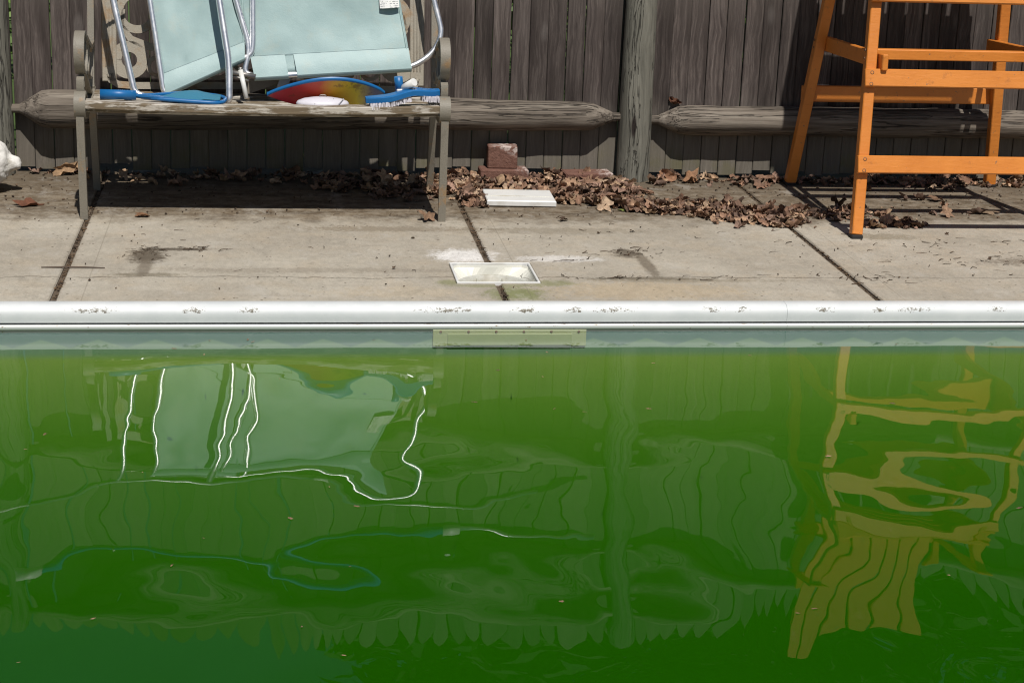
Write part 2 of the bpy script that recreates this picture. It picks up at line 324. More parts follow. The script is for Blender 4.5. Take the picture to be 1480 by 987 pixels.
def mat_coping():
    a = NT('white_aluminium_coping', .5); co = a.coord(); x = a.sep(co); n = a.noise(co, 9, 5, .6); f = a.noise(a.map(co, (85, 150, 150)), 1.0, 5, .8); p = 0.0
    for cx, wd in ((-1.26, .10), (-.97, .05), (-.80, .05), (-.20, .14), (.04, .06), (.19, .05), (.31, .09), (.62, .05), (.72, .03), (.98, .05), (1.16, .03), (1.28, .08), (1.55, .04), (-1.7, .1), (1.9, .1)):
        dx = a.math('DIVIDE', a.math('SUBTRACT', x[0], cx), wd); p = a.math('MAXIMUM', p, a.math('EXPONENT', a.math('MULTIPLY', a.math('MULTIPLY', dx, dx), -1.0)))
    st = a.noise(a.map(co, (2, 2, 60)), 1.4, 4, .6)
    c = a.mix(a.ss(n, .3, .7), (.64, .665, .67), (.72, .735, .735)); c = a.mix(a.math('MULTIPLY', a.ss(st, .45, .7), .3), c, (.66, .68, .67))
    # mould specks where the bullnose turns over
    band = a.math('SUBTRACT', 1.0, a.ss(a.math('ABSOLUTE', a.math('SUBTRACT', x[2], -.0025)), .002, .016))
    th = a.math('SUBTRACT', .73, a.math('MULTIPLY', a.math('MULTIPLY', band, p), .25)); m = a.ss(a.math('SUBTRACT', f, th), 0.0, .035); c = a.mix(a.math('MULTIPLY', m, .95), c, (.10, .08, .045))
    fl = a.math('MULTIPLY', a.ss(a.noise(co, 30, 6, .8), .66, .74), .35); c = a.mix(fl, c, (.3, .28, .23)); a.base(c); return a.m

def mat_track():
    a = NT('white_liner_track', .4); co = a.coord(); f = a.noise(a.map(co, (26, 60, 60)), 1.0, 4, .7)
    a.base(a.mix(a.ss(f, .62, .70), (.78, .79, .77), (.26, .15, .06))); return a.m

def mat_liner():
    a = NT('pale_pool_liner', .6); co = a.coord(); x = a.sep(co)
    wv = a.math('ABSOLUTE', a.math('SUBTRACT', a.math('FRACT', a.math('MULTIPLY', x[0], 6.0)), .5))        # row of triangles in the border print
    tri = a.ss(a.math('ADD', x[2], a.math('MULTIPLY', wv, .05)), -.096, -.088)
    up = a.ss(x[2], -.16, -.13); n = a.noise(co, 8, 4, .6)
    c = a.mix(up, a.mix(n, (.29, .40, .09), (.38, .49, .12)), a.mix(tri, (.22, .34, .26), (.11, .215, .215)))
    a.base(c); return a.m

def mat_water():
    a = NT('green_algae_water', .0); co = a.coord(); a.t.nodes.remove(a.b)
    w1 = a.noise(a.map(co, (1.0, .8, 1)), 2.3, 1.0, .3, 1.7, .15); w2 = a.noise(a.map(co, (1.2, .8, 1), (3, 1, 0)), 6.5, 1, .3, 2.0, .1)
    x = a.sep(co); near = a.math('ADD', .22, a.math('MULTIPLY', a.math('SUBTRACT', 1.0, a.ss(x[1], -1.35, -.15)), .78))   # calmer in the lee of the far wall
    h = a.math('MULTIPLY', a.math('ADD', a.math('MULTIPLY', w1, .0150), a.math('MULTIPLY', w2, .0015)), near)
    nb = a.n('Bump', {'Height': h, 'Distance': 1.0, 'Strength': 1.0}).outputs[0]
    fr = a.n('Fresnel', {'IOR': 1.33, 'Normal': nb}).outputs[0]
    gl = a.n('BsdfGlossy', {'Color': (1, 1, 1, 1), 'Roughness': 0.0, 'Normal': nb}).outputs[0]; tr = a.n('BsdfTransparent').outputs[0]
    mx = a.n('MixShader', {0: fr, 1: tr, 2: gl}).outputs[0]; a.put(a.out.inputs['Surface'], mx)
    sc = a.n('VolumeScatter', {'Color': (.042, .208, .001, 1), 'Density': 1.0, 'Anisotropy': .0}).outputs[0]
    ab = a.n('VolumeAbsorption', {'Color': (.22, .58, .0, 1), 'Density': 1.5}).outputs[0]
    a.put(a.out.inputs['Volume'], a.n('AddShader', {0: sc, 1: ab}).outputs[0]); return a.m

def mat_ground():
    a = NT('soil_and_grass', .95); co = a.coord(); x = a.sep(co); n = a.noise(co, 60, 5, .7); b = a.noise(co, 1.2, 4, .6)
    soil = a.mix(n, (.075, .055, .036), (.19, .14, .095)); grass = a.mix(n, (.035, .07, .015), (.09, .14, .03))
    a.base(a.mix(a.ss(a.math('ADD', x[1], a.math('MULTIPLY', b, .3)), 2.4, 2.7), soil, grass)); a.bump(n, .01); return a.m

def mat_brick():
    a = NT('red_clay_brick', .9); co = a.coord(); x = a.sep(co); n = a.noise(co, 60, 5, .7); b = a.noise(co, 22, 5, .7); a.b.inputs['Specular IOR Level'].default_value = .2
    c = a.mix(n, (.14, .07, .052), (.235, .125, .095)); c = a.mix(a.math('MULTIPLY', a.ss(b, .5, .64), .6), c, (.13, .06, .042))
    c = a.mix(a.math('MULTIPLY', a.ss(a.noise(co, 38, 6, .75), .47, .55), a.ss(a.math('ADD', x[2], a.math('MULTIPLY', x[0], .4)), .062, .095)), c, (.56, .47, .43)); a.base(c); a.bump(a.math('ADD', n, b), .006); return a.m

def mat_board():
    a = NT('rainbow_foam_board', .45); co = a.coord(); x = a.sep(co); n = a.noise(co, 14, 5, .7)
    u = a.math('ADD', x[0], a.math('MULTIPLY', a.math('SUBTRACT', n, .5), .07))
    t = a.math('DIVIDE', a.math('ADD', u, .755), .43)
    c = a.ramp(t, [(.0, (.55, .03, .09)), (.22, (.5, .02, .045)), (.45, (.5, .06, .02)), (.56, (.6, .3, .015)), (.78, (.62, .52, .03)), (.93, (.1, .12, .24))])
    a.base(a.mix(a.math('MULTIPLY', a.ss(n, .6, .7), .6), c, (.12, .03, .02))); return a.m

def mat_tag():
    a = NT('care_label', .7); co = a.coord(); x = a.sep(co)
    ln = a.math('LESS_THAN', a.math('FRACT', a.math('MULTIPLY', x[2], 150.0)), .42); wd = a.ss(a.noise(a.map(co, (260, 1, 150)), 1.0, 1, .5), .44, .5)
    cl = a.math('GREATER_THAN', a.math('ABSOLUTE', a.math('SUBTRACT', x[0], -.298)), .004)
    a.base(a.mix(a.math('MULTIPLY', a.math('MULTIPLY', ln, wd), cl), (.82, .82, .80), (.22, .23, .25))); return a.m

CONC = mat_concrete(); PICK = mat_picket()
RAIL = mat_log(0, ((.07, .056, .044), (.18, .152, .124), (.34, .30, .25)), 'weathered_log_rail')
POST = mat_log(2, ((.10, .097, .08), (.18, .174, .145), (.265, .255, .215)), 'pressure_treated_post', 1.0)
SEATW = mat_paintwood('peeling_bench_slat', (.17, .128, .08), (.52, .475, .41), .525, .60)
IRON = mat_iron(); PANEL = mat_iron('rusty_tan_cast_panel', 1.55, .8); VINYL = mat_vinyl(); ALU = mat_metal(); ORANGE = mat_orange(); LEAF = mat_leaf()
BLUE = M_('blue_plastic', (.006, .125, .35), .42, .12, 40, dirt=(.03, .14, .30), dirt_amt=.35); WHITEP = M_('white_plastic', (.74, .74, .72), .4, .06, 30, dirt=(.5, .47, .4), dirt_amt=.5)
LAVP = M_('lavender_white_plastic', (.66, .64, .70), .4, .05, 30, dirt=(.5, .5, .52), dirt_amt=.4)
CREAM = M_('aged_cream_plastic', (.72, .71, .635), .45, .07, 14, dirt=(.32, .27, .17), dirt_amt=.75)
BRIST = M_('white_bristle', (.66, .63, .68), .8, .12, 200); DARK = M_('dark_gap', (.02, .018, .017), .8); STEEL = M_('dull_steel', (.32, .3, .28), .45, .2, 90, metallic=.9)
RUST = M_('rusty_screw', (.16, .08, .04), .7, .3, 120); PLAST = M_('white_plaster', (.70, .685, .65), .85, .06, 60, .004, spec=.2, dirt=(.36, .33, .27), dirt_amt=.7)
NETM = M_('teal_net_fabric', (.03, .17, .27), .6, .25, 300); YPLATE = M_('yellowed_faceplate', (.38, .42, .22), .4, .05, 20)

# ------------------------------------------------------------------ setting: ground, deck, pool
PX0, PX1, PY0, PY1 = -4.3, 5.4, -4.6, -0.060           # pool opening
WZ = -0.058                                            # water level
g = MB(); B = 600
for x0, x1, y0, y1 in ((-B, B, PY1 + .012, B), (-B, B, -B, PY0 - .03), (-B, PX0 - .03, PY0 - .03, PY1 + .012), (PX1 + .03, B, PY0 - .03, PY1 + .012)):
    g.add([(x0, y0, -.009), (x1, y0, -.009), (x1, y1, -.009), (x0, y1, -.009)], [(0, 1, 2, 3)])
# the skimmer throat needs a real hole in the sheet: far strip is rebuilt round it
g.v = g.v[4:]; g.f = [[i - 4 for i in f] for f in g.f[1:]]; g.smooth = g.smooth[1:]; g.mi = g.mi[1:]
SK = (-.146, .128, .256, .518)                         # skimmer well in the deck: x0, x1, y0, y1
for x0, x1, y0, y1 in ((-B, SK[0] + .005, PY1 + .012, B), (SK[1] - .005, B, PY1 + .012, B), (SK[0] + .005, SK[1] - .005, PY1 + .012, SK[2] + .005), (SK[0] + .005, SK[1] - .005, SK[3] - .005, B)):
    g.add([(x0, y0, -.009), (x1, y0, -.009), (x1, y1, -.009), (x0, y1, -.009)], [(0, 1, 2, 3)])
tag(g.build('ground', mat_ground()), 'bare soil in the joints and grass behind the fence', 'ground', kind='structure')

deck = tag(empty('pool_deck'), 'weathered concrete pool deck of large slabs', 'deck', kind='structure')
jx = [-4.3, -2.78, -1.393, -.012, 1.195, 2.55, 3.95, 5.4]
def slab(poly, zoff=0.0, tilt=0.0):
    m = MB(); n = len(poly); b = .004
    cxm = sum(p[0] for p in poly) / n
    # chamfered top edge
    def inset(p, i, d):
        a, q, c = Vector(poly[i - 1]), Vector(p), Vector(poly[(i + 1) % n]); e0 = (q - a).normalized(); e1 = (c - q).normalized()
        n0 = Vector((-e0.y, e0.x)); n1 = Vector((-e1.y, e1.x)); k = (n0 + n1); return q + k * (d / max(.3, k.dot(n0)))
    ins = [inset(p, i, b) for i, p in enumerate(poly)]
    z = lambda p: zoff + tilt * (p[0] - cxm)
    vs = [(p[0], p[1], -.1) for p in poly] + [(p[0], p[1], z(p) - b) for p in poly] + [(p[0], p[1], z(p)) for p in ins]
    fs = [list(range(2 * n, 3 * n))] + [[i, (i + 1) % n, n + (i + 1) % n, n + i] for i in range(n)] + [[n + i, n + (i + 1) % n, 2 * n + (i + 1) % n, 2 * n + i] for i in range(n)]
    m.add(vs, fs); return m.build('slab', CONC, deck)
J = .009
for i in range(len(jx) - 1):
    x0, x1 = jx[i] + J, jx[i + 1] - J; y0, y1 = .004, 2.12
    if i == 2: poly = [(x0, y0), (x1, y0), (x1, SK[2]), (SK[0], SK[2]), (SK[0], SK[3]), (x1, SK[3]), (x1, y1), (x0, y1)]
    elif i == 3: poly = [(x0, y0), (x1, y0), (x1, y1), (x0, y1), (x0, SK[3]), (SK[1], SK[3]), (SK[1], SK[2]), (x0, SK[2])]
    else: poly = [(x0, y0), (x1, y0), (x1, y1), (x0, y1)]
    slab(poly, (0, .001, -.0008, .0, .001, 0, .0006)[i], (0, .0006, -.0004, .0005, -.0006, .0004, 0)[i])
for i in range(len(jx) - 1):
    slab([(jx[i] + J, -7.2), (jx[i + 1] - J, -7.2), (jx[i + 1] - J, PY0 - .034), (jx[i] + J, PY0 - .034)])
for xa, xb in ((PX0 - 1.6, PX0 - .034), (PX1 + .034, PX1 + 1.6)):
    for k in range(6): slab([(xa, -7.2 + k * 1.553 + J), (xb, -7.2 + k * 1.553 + J), (xb, -7.2 + (k + 1) * 1.553 - J), (xa, -7.2 + (k + 1) * 1.553 - J)])

# pool shell (four liner walls and a floor)
m = MB(); zt, zb = -.05, -1.25
m.add([(PX0, PY1, zt), (PX1, PY1, zt), (PX1, PY1, zb), (PX0, PY1, zb), (PX0, PY0, zt), (PX1, PY0, zt), (PX1, PY0, zb), (PX0, PY0, zb)],
      [(0, 1, 2, 3), (4, 7, 6, 5), (0, 3, 7, 4), (1, 5, 6, 2), (3, 2, 6, 7)])
tag(m.build('pool_wall', mat_liner(), fix=False), 'pale vinyl liner walls of the pool with a printed border under water', 'pool', kind='structure')
# water body: closed box whose top is the surface
m = MB(); e = .002; x0, x1, y0, y1 = PX0 + e, PX1 - e, PY0 + e, PY1 - e
m.add([(x0, y0, WZ), (x1, y0, WZ), (x1, y1, WZ), (x0, y1, WZ), (x0, y0, zb + e), (x1, y0, zb + e), (x1, y1, zb + e), (x0, y1, zb + e)],
      [(0, 1, 2, 3), (7, 6, 5, 4), (0, 4, 5, 1), (1, 5, 6, 2), (2, 6, 7, 3), (3, 7, 4, 0)])
tag(m.build('water', mat_water()), 'murky green algae water filling the pool', 'water', kind='structure')

# coping: white bullnose lengths with a liner track below
COP = mat_coping(); TRK = mat_track()
cop = tag(empty('pool_coping'), 'white aluminium bullnose coping along the far pool edge', 'coping', kind='structure')
prof = [(.003, -.02), (.003, .008), (-.004, .012)] + [(-.030 - .030 * math.sin(R(a)), -.0185 + .030 * math.cos(R(a))) for a in range(0, 91, 9)] + [(-.0605, -.026), (-.059, -.0395), (-.054, -.0415), (-.036, -.0415), (-.036, -.02)]
def extr(name, prof, xa, xb, mat, parent, along=lambda x, y, z: (x, y, z)):
    m = MB(); n = len(prof)
    m.add([along(xa, y, z) for y, z in prof] + [along(xb, y, z) for y, z in prof], [[i, (i + 1) % n, n + (i + 1) % n, n + i] for i in range(n)], True)
    m.add([along(xa, y, z) for y, z in prof], [list(range(n))]); m.add([along(xb, y, z) for y, z in prof], [list(reversed(range(n)))])
    o = m.build(name, mat, parent)
    o.data.set_sharp_from_angle(angle=R(40)); return o
tprof = [(-.030, -.0465), (-.066, -.0475), (-.0685, -.0492), (-.0685, -.0555), (-.066, -.060), (-.030, -.060)]
for xa, xb in ((PX0, -1.9), (-1.8992, .862), (.8628, 3.5), (3.5008, PX1)):
    extr('coping_length', prof, xa, xb, COP, cop); extr('liner_track', tprof, xa, xb, TRK, cop)
extr('track_recess', [(-.034, -.03), (-.046, -.03), (-.046, -.05), (-.034, -.05)], PX0, PX1, DARK, cop)
near_edge = lambda x, y, z: (x, PY0 - .03 - y, z)
extr('coping_length', prof, PX0, PX1, COP, cop, near_edge); extr('liner_track', tprof, PX0, PX1, TRK, cop, near_edge)
for sgn, ex in ((1, PX0 - .03), (-1, PX1 + .03)):
    f = lambda x, y, z, sgn=sgn, ex=ex: (ex - sgn * y, x, z); extr('coping_length', prof, PY0 - .03, PY1 + .03, COP, cop, f); extr('liner_track', tprof, PY0 - .03, PY1 + .03, TRK, cop, f)

# ------------------------------------------------------------------ skimmer well
sk = tag(empty('pool_skimmer', (0, 0, 0)), 'open cream plastic skimmer well sunk in the deck by the pool edge', 'skimmer')
m = MB(); x0, x1, y0, y1 = SK; t = .008
for a, b, c_, d in ((x0 + .001, x1 - .001, y0 + .001, y0 + t), (x0 + .001, x1 - .001, y1 - t, y1 - .001), (x0 + .001, x0 + t, y0 + t, y1 - t), (x1 - t, x1 - .001, y0 + t, y1 - t)): m.box(((a + b) / 2, (c_ + d) / 2, -.012), (b - a, d - c_, .03), .0012)
m.build('rim', WHITEP, sk)
m = MB(); n = 40; cx, cyy = (x0 + x1) / 2, (y0 + y1) / 2; hx, hy = (x1 - x0) / 2 - t - .001, (y1 - y0) / 2 - t - .001
def sq(k, s):
    a = 2 * math.pi * (k + .5) / n; c_, s_ = math.cos(a), math.sin(a); q = max(abs(c_), abs(s_)); return (cx + hx * s * c_ / q, cyy + hy * s * s_ / q)
def ci(k, r): a = 2 * math.pi * (k + .5) / n; return (cx + r * math.cos(a), cyy + r * math.sin(a))
rings = [[(*sq(k, 1.0), -.004) for k in range(n)], [(*sq(k, .99), -.012) for k in range(n)], [(*ci(k, .120), -.036) for k in range(n)]]
vs = [p for r in rings for p in r]
m.add(vs, [[i * n + k, i * n + (k + 1) % n, (i + 1) * n + (k + 1) % n, (i + 1) * n + k] for i in range(len(rings) - 1) for k in range(n)])
fu = m.build('funnel', CREAM, sk, fix=False)
m = MB(); rings = [[(*ci(k, .1195), -.036) for k in range(n)], [(*ci(k, .113), -.039) for k in range(n)], [(*ci(k, .106), -.30) for k in range(n)]]
vs = [p for r in rings for p in r]
m.add(vs, [[i * n + k, i * n + (k + 1) % n, (i + 1) * n + (k + 1) % n, (i + 1) * n + k] for i in range(2) for k in range(n)] + [[2 * n + k for k in range(n)]], True)
m.build('throat', M_('shaded_dirty_cream_plastic', (.52, .52, .47), .5, .07, 14, dirt=(.25, .22, .15), dirt_amt=.8), sk, fix=False)  # cream turned grey: shadow inside the throat and dirt are put into the colour
m = MB()
for k in range(8):
    a = 2 * math.pi * (k + .5) / 8; m.box((cx + .109 * math.cos(a), cyy + .109 * math.sin(a), -.145), (.004, .006, .2), 0, Matrix.Rotation(a, 4, 'Z'))
m.build('basket_rib', CREAM, fu)
m = MB(); m.box((-.012, PY1 - .005, -.088), (.475, .004, .052), .001)
fp = m.build('faceplate', YPLATE, sk)
m = MB(); m.box((-.012, PY1 - .0085, -.093), (.385, .003, .036), .001); m.build('weir_flap', M_('olive_weir', (.29, .34, .14), .5), fp)
for i in range(6):
    m = MB(); m.lathe([(.0042, 0), (.0035, .002)], 10, Matrix.Translation((-.226 + i * .0855, PY1 - .0075, -.068)) @ Matrix.Rotation(R(90), 4, 'X')); m.build('screw', RUST, fp)

# lid of the skimmer, left on the leaves
lid = tag(empty('skimmer_lid', (.222, 1.490, .016), R(-1.5)), 'white rectangular plastic lid lying on dead leaves in front of the bricks', 'lid'); lid.rotation_euler = (R(1.2), R(.4), R(-1.0))
m = MB(); m.box((0, 0, .006), (.268, .19, .012), .003); m.build('plate', WHITEP, lid)
m = MB(); m.box((0, -.095 + .002, .0), (.27, .008, .020), .002); m.build('rim', WHITEP, lid)
m = MB(); m.box((0, -.022, .0127), (.255, .004, .0018), .0005); m.build('ridge', CREAM, lid)

# ------------------------------------------------------------------ stockade fence
PY = 1.985
fence = tag(empty('stockade_fence', (0, PY, 0)), 'grey weathered stockade fence with log rails and round posts behind the deck', 'fence')
def picket_mesh(wd, top, seed):
    rg = random.Random(seed); m = MB(); h = wd / 2; t = .009
    prof = [(-h, 0), (h, 0), (h, top - .085), (h * .8, top - .05), (h * .42, top - .018), (0.0, top), (-h * .42, top - .018), (-h * .8, top - .05), (-h, top - .085)]
    n = len(prof); b = .0025
    vs = [(x, t, z) for x, z in prof] + [(x, -t + b, z) for x, z in prof] + [(x * (1 - b / h), -t, z if z < .1 else z - b * .7) for x, z in prof]
    fs = [list(range(n)), list(range(2 * n, 3 * n))] + [[i, (i + 1) % n, n + (i + 1) % n, n + i] for i in range(n)] + [[n + i, n + (i + 1) % n, 2 * n + (i + 1) % n, 2 * n + i] for i in range(n)]
    m.add(vs, fs); me = bpy.data.meshes.new('picket'); me.from_pydata(m.v, [], m.f); me.materials.append(PICK)
    bm = bmesh.new(); bm.from_mesh(me); bmesh.ops.recalc_face_normals(bm, faces=bm.faces); bm.to_mesh(me); bm.free(); return me
PM = [picket_mesh(w, 1.90, i) for i, w in enumerate((.0725, .0735, .0745, .075, .0715))]
posts = [-4.40, -1.815, .764, 3.34, 5.92]
fr = random.Random(21)
def pickets(xa, xb):
    n = round((xb - xa) / .0757); st = (xb - xa) / n
    for i in range(n):
        o = link('picket', PM[fr.randrange(5)], fence)
        o.location = (xa + st * (i + .5) + fr.uniform(-.0008, .0008), .014 + fr.uniform(-.002, .003), .02 + fr.uniform(-.012, .02))
        o.rotation_euler = (fr.uniform(-.003, .003), fr.uniform(-.0028, .0028), fr.uniform(-.03, .03)); o.scale = (1, 1, fr.uniform(.99, 1.02))
for a, b in zip(posts[:-1], posts[1:]): pickets(a + .067, b - .067)
for px in posts:           # narrow filler board behind each post
    o = link('picket', PM[0], fence); o.location = (px, .048, .02); o.scale = (1.6, 1, 1)
def rail(xa, xb, z, ra, rb, seed, y=-.028):
    """debarked log with pencil-point tenons at both ends"""
    rg = random.Random(seed); m = MB(); seg = 18; L = xb - xa
    st = [(0, .017), (.045, .018), (.055, .024), (.13, .92), (.17, 1.0)] + [(.17 + (L - .34) * k / 30, 1.0) for k in range(1, 30)] + [(L - .17, 1.0), (L - .13, .92), (L - .055, .024), (L - .045, .018), (L, .017)]
    vs = []; 
    for s, f in st:
        r0 = ra + (rb - ra) * s / L
        rad = r0 * f if f > .1 else f
        sag = .012 * math.sin(math.pi * s / L) * rg.uniform(-1, 1) * .3
        for k in range(seg):
            a = 2 * math.pi * k / seg; q = rad * (1 + .09 * mnoise.noise(Vector((s * 2.2 + seed * 9, math.cos(a) * 1.3, math.sin(a) * 1.3))) + .03 * mnoise.noise(Vector((s * 7 + seed, math.cos(a) * 4, math.sin(a) * 4))))
            vs.append((s - L / 2, q * math.cos(a), q * math.sin(a) + sag))
    ns = len(st)
    m.add(vs, [[i * seg + k, i * seg + (k + 1) % seg, (i + 1) * seg + (k + 1) % seg, (i + 1) * seg + k] for i in range(ns - 1) for k in range(seg)], True)
    m.add(vs[:seg], [list(range(seg))]); m.add(vs[-seg:], [list(range(seg))])
    o = m.build('rail', RAIL, fence); o.location = ((xa + xb) / 2, y, z); o.data.set_sharp_from_angle(angle=R(38)); return o
for i, (a, b) in enumerate(zip(posts[:-1], posts[1:])):
    big = i == 1
    rail(a + .05, b - .05, .262 if big else .252, .078 if big else .063, .060, 3 + i)
    rail(a + .05, b - .05, 1.03, .062, .060, 13 + i); rail(a + .05, b - .05, 1.72, .058, .062, 23 + i)
for i, px in enumerate(posts):
    m = MB(); seg = 22; vs = []; zs = [-.3, 0, .1, .25, .4, .55, .7, .9, 1.1, 1.3, 1.5, 1.7, 1.88, 1.90]; rr = [.071, .0705, .07, .068, .067, .0655, .064, .063, .062, .061, .06, .059, .058, .05]
    for z, r_ in zip(zs, rr):
        for k in range(seg):
            a = 2 * math.pi * k / seg; q = r_ * (1 + .022 * mnoise.noise(Vector((z * 2 + i * 5, math.cos(a) * 1.5, math.sin(a) * 1.5)))); vs.append((q * math.cos(a), q * math.sin(a), z))
    m.add(vs, [[j * seg + k, j * seg + (k + 1) % seg, (j + 1) * seg + (k + 1) % seg, (j + 1) * seg + k] for j in range(len(zs) - 1) for k in range(seg)], True)
    m.add(vs[-seg:], [list(range(seg))]); o = m.build('post', POST, fence); o.location = (px, -.028, 0); o.data.set_sharp_from_angle(angle=R(40))

# poles hung along the fence above the bench (seen in the water)
def pole(label, z, xa, xb, split, colA, endA):
    e_ = empty('telescopic_pole', ((xa + xb) / 2, PY - .15, z)); tag(e_, label, 'pole', 'pool poles hung on the fence'); ox = -(xa + xb) / 2
    m = MB(); m.tube([(xa + ox, 0, 0), (split + ox, 0, .006)], .0155, 12); m.build('outer_tube', colA, e_)
    m = MB(); m.tube([(split + ox - .05, 0, .006), (xb + ox, 0, .012)], .0125, 12); m.build('inner_tube', ALU, e_)
    m = MB(); m.tube([(split + ox - .03, 0, .006), (split + ox + .05, 0, .006)], .02, 14); m.build('clamp', WHITEP, e_)
    m = MB(); m.tube([(xa + ox - .02, 0, 0), (xa + ox + .14, 0, 0)], .018, 12); m.build('grip', endA, e_)
    for hx_ in (xa + .35, xb - .3):
        m = MB(); m.tube(rounded([(hx_ + ox, .14, .05), (hx_ + ox, .02, .045), (hx_ + ox, .0, -.02), (hx_ + ox, -.03, -.018), (hx_ + ox, -.032, .02)], .02), .004, 6); m.build('hook', STEEL, e_)
pole('long blue pole hung high on the fence above the bench', 1.52, -1.78, .62, .02, BLUE, WHITEP)
pole('long bare aluminium pole hung on the fence behind the folding chairs', 1.21, -1.86, .40, -.55, ALU, WHITEP)

# ------------------------------------------------------------------ bricks
BRK = mat_brick()
def brick(label, loc, size, rz, rx=0, ry=0):
    rg = random.Random(label); m = MB(); m.box((0, 0, size[2] / 2), size, .004)
    m.v = [(x + rg.uniform(-.0015, .0015), y + rg.uniform(-.0015, .0015), z) for x, y, z in m.v]
    o = m.build('brick', BRK); o.location = loc; o.rotation_euler = (R(rx), R(ry), R(rz)); return tag(o, label, 'brick')
brick('orange-red brick lying flat under the upright brick half', (.213, 1.91, .0), (.20, .095, .052), 1)
brick('chipped half brick standing upright with whitish top', (.208, 1.925, .0525), (.121, .075, .092), -3)
brick('dusty brick lying half buried in leaves near the fence post', (.56, 1.89, -.012), (.20, .1, .057), 4)

# ------------------------------------------------------------------ bench
bench = tag(empty('garden_bench', (-.757, 1.4, 0)), 'old garden bench with scrolled iron ends and peeling white slats', 'bench')
bo = bench.location.copy()
def L(p): return (p[0] - bo.x, p[1] - bo.y, p[2] - bo.z)
SL = {}
def bench_end(xc, sgn):
    e_ = empty('bench_end'); e_.parent = bench
    yz = lambda y, z: L((xc, y, z))
    m = MB(); leg = [yz(1.150, 0), yz(1.146, .06), yz(1.138, .16), yz(1.130, .26), yz(1.126, .34), yz(1.125, .375)]; m.strap(leg, (1, 0, 0), .027, [.02, .02, .024, .028, .03, .03]); m.build('leg', IRON, e_)
    m = MB(); leg = [yz(1.672, 0), yz(1.645, .10), yz(1.61, .22), yz(1.575, .34), yz(1.56, .42)]; m.strap(leg, (1, 0, 0), .026, .03); m.build('leg', IRON, e_)
    # lower scroll at the seat front, seat bar, stub
    m = MB(); sp = arc(1.152, .412, .044, 250, -40, 16, yz); m.strap(sp, (1, 0, 0), .040, .009)
    m.strap([yz(1.13, .375), yz(1.25, .365), yz(1.42, .37), yz(1.575, .40)], (1, 0, 0), .03, .026); m.build('seat_bar', IRON, e_)
    m = MB(); m.strap([yz(1.163, .452), yz(1.155, .475), yz(1.16, .498), yz(1.176, .505), yz(1.186, .495), yz(1.18, .47)], (1, 0, 0), .026, .010); m.strap([yz(1.19, .45), yz(1.215, .50), yz(1.225, .53)], (1, 0, 0), .02, .02); m.build('stub_scroll', IRON, e_)
    # arm with the big front roll
    m = MB(); roll = arc(1.215, .588, .071, 30, 360, 26, yz); m.strap(roll, (1, 0, 0), .036, .010); inner = arc(1.222, .59, .042, 0, 300, 18, yz); m.strap(inner, (1, 0, 0), .022, .010)
    m.strap([yz(1.275, .625), yz(1.33, .628), yz(1.42, .595), yz(1.50, .570), yz(1.585, .575)], (1, 0, 0), .028, .016); m.build('armrest', IRON, e_)
    m = MB(); sc = arc(1.36, .56, .065, 180, -120, 20, yz); m.strap(sc, (1, 0, 0), .02, .010); sc = arc(1.48, .52, .06, 30, 330, 20, yz); m.strap(sc, (1, 0, 0), .02, .010)
    m.strap([yz(1.24, .53), yz(1.30, .50), yz(1.36, .47), yz(1.42, .43), yz(1.5, .40)], (1, 0, 0), .02, .012); m.build('side_scroll', IRON, e_)
    m = MB(); m.strap([yz(1.56, .40), yz(1.585, .5), yz(1.61, .6), yz(1.645, .75), yz(1.68, .88)], (1, 0, 0), .024, .03); m.build('back_post', IRON, e_)
bench_end(-1.402, -1); bench_end(-.112, 1)
ys = [1.143, 1.222, 1.300, 1.378, 1.456, 1.532]
for i, y in enumerate(ys):
    m = MB(); n = 12; sagf = .011 if i == 0 else .006; wd, th = (.034, .027) if i == 0 else (.036, .024)
    xs = [-.63 + 1.262 * k / n for k in range(n + 1)]; zc = (.418, .392, .379, .375, .379, .39)[i]
    def cross(x): sg = sagf * (1 - (x / .63) ** 2); c_ = .003; z0 = zc - sg; return [(x, y - bo.y - wd + c_, z0 - th / 2), (x, y - bo.y + wd - c_, z0 - th / 2), (x, y - bo.y + wd, z0 - th / 2 + c_), (x, y - bo.y + wd, z0 + th / 2 - c_), (x, y - bo.y + wd - c_, z0 + th / 2), (x, y - bo.y - wd + c_, z0 + th / 2), (x, y - bo.y - wd, z0 + th / 2 - c_), (x, y - bo.y - wd, z0 - th / 2 + c_)]
    vs = [p for x in xs for p in cross(x)]; m.add(vs, [[k * 8 + q, k * 8 + (q + 1) % 8, (k + 1) * 8 + (q + 1) % 8, (k + 1) * 8 + q] for k in range(n) for q in range(8)] + [list(range(8)), [n * 8 + q for q in range(8)]])
    m.build('seat_slat', SEATW, bench)
# ornamental cast back panel, leaning with the posts
bk = empty('back_panel'); bk.parent = bench; bk.location = L((-.757, 1.585, .40)); bk.rotation_euler = (R(-12), 0, 0)
HW = .608; t = .014
m = MB()
for s in (-1, 1):
    m.box((s * (HW - .028), 0, .245), (.056, t, .43), .003)
    for q in (-.012, .0, .012): m.box((s * (HW - .028) + q, -.0085, .265), (.004, .003, .36), .001)
    m.lathe([(.008, 0), (.007, .004), (.003, .006)], 12, Matrix.Translation((s * (HW - .028), -.007, .052)) @ Matrix.Rotation(R(90), 4, 'X'))
m.box((0, 0, .47), (2 * HW, t, .05), .003); m.build('panel_frame', PANEL, bk)
m = MB(); low = [(-HW + .03, 0, .06), (-HW + .035, 0, .035), (-HW + .06, 0, .020), (-HW + .12, 0, .016), (0, 0, .024), (HW - .12, 0, .016), (HW - .06, 0, .020), (HW - .035, 0, .035), (HW - .03, 0, .06)]
m.strap(low, (0, 1, 0), t, .026); m.build('bottom_rail', PANEL, bk)
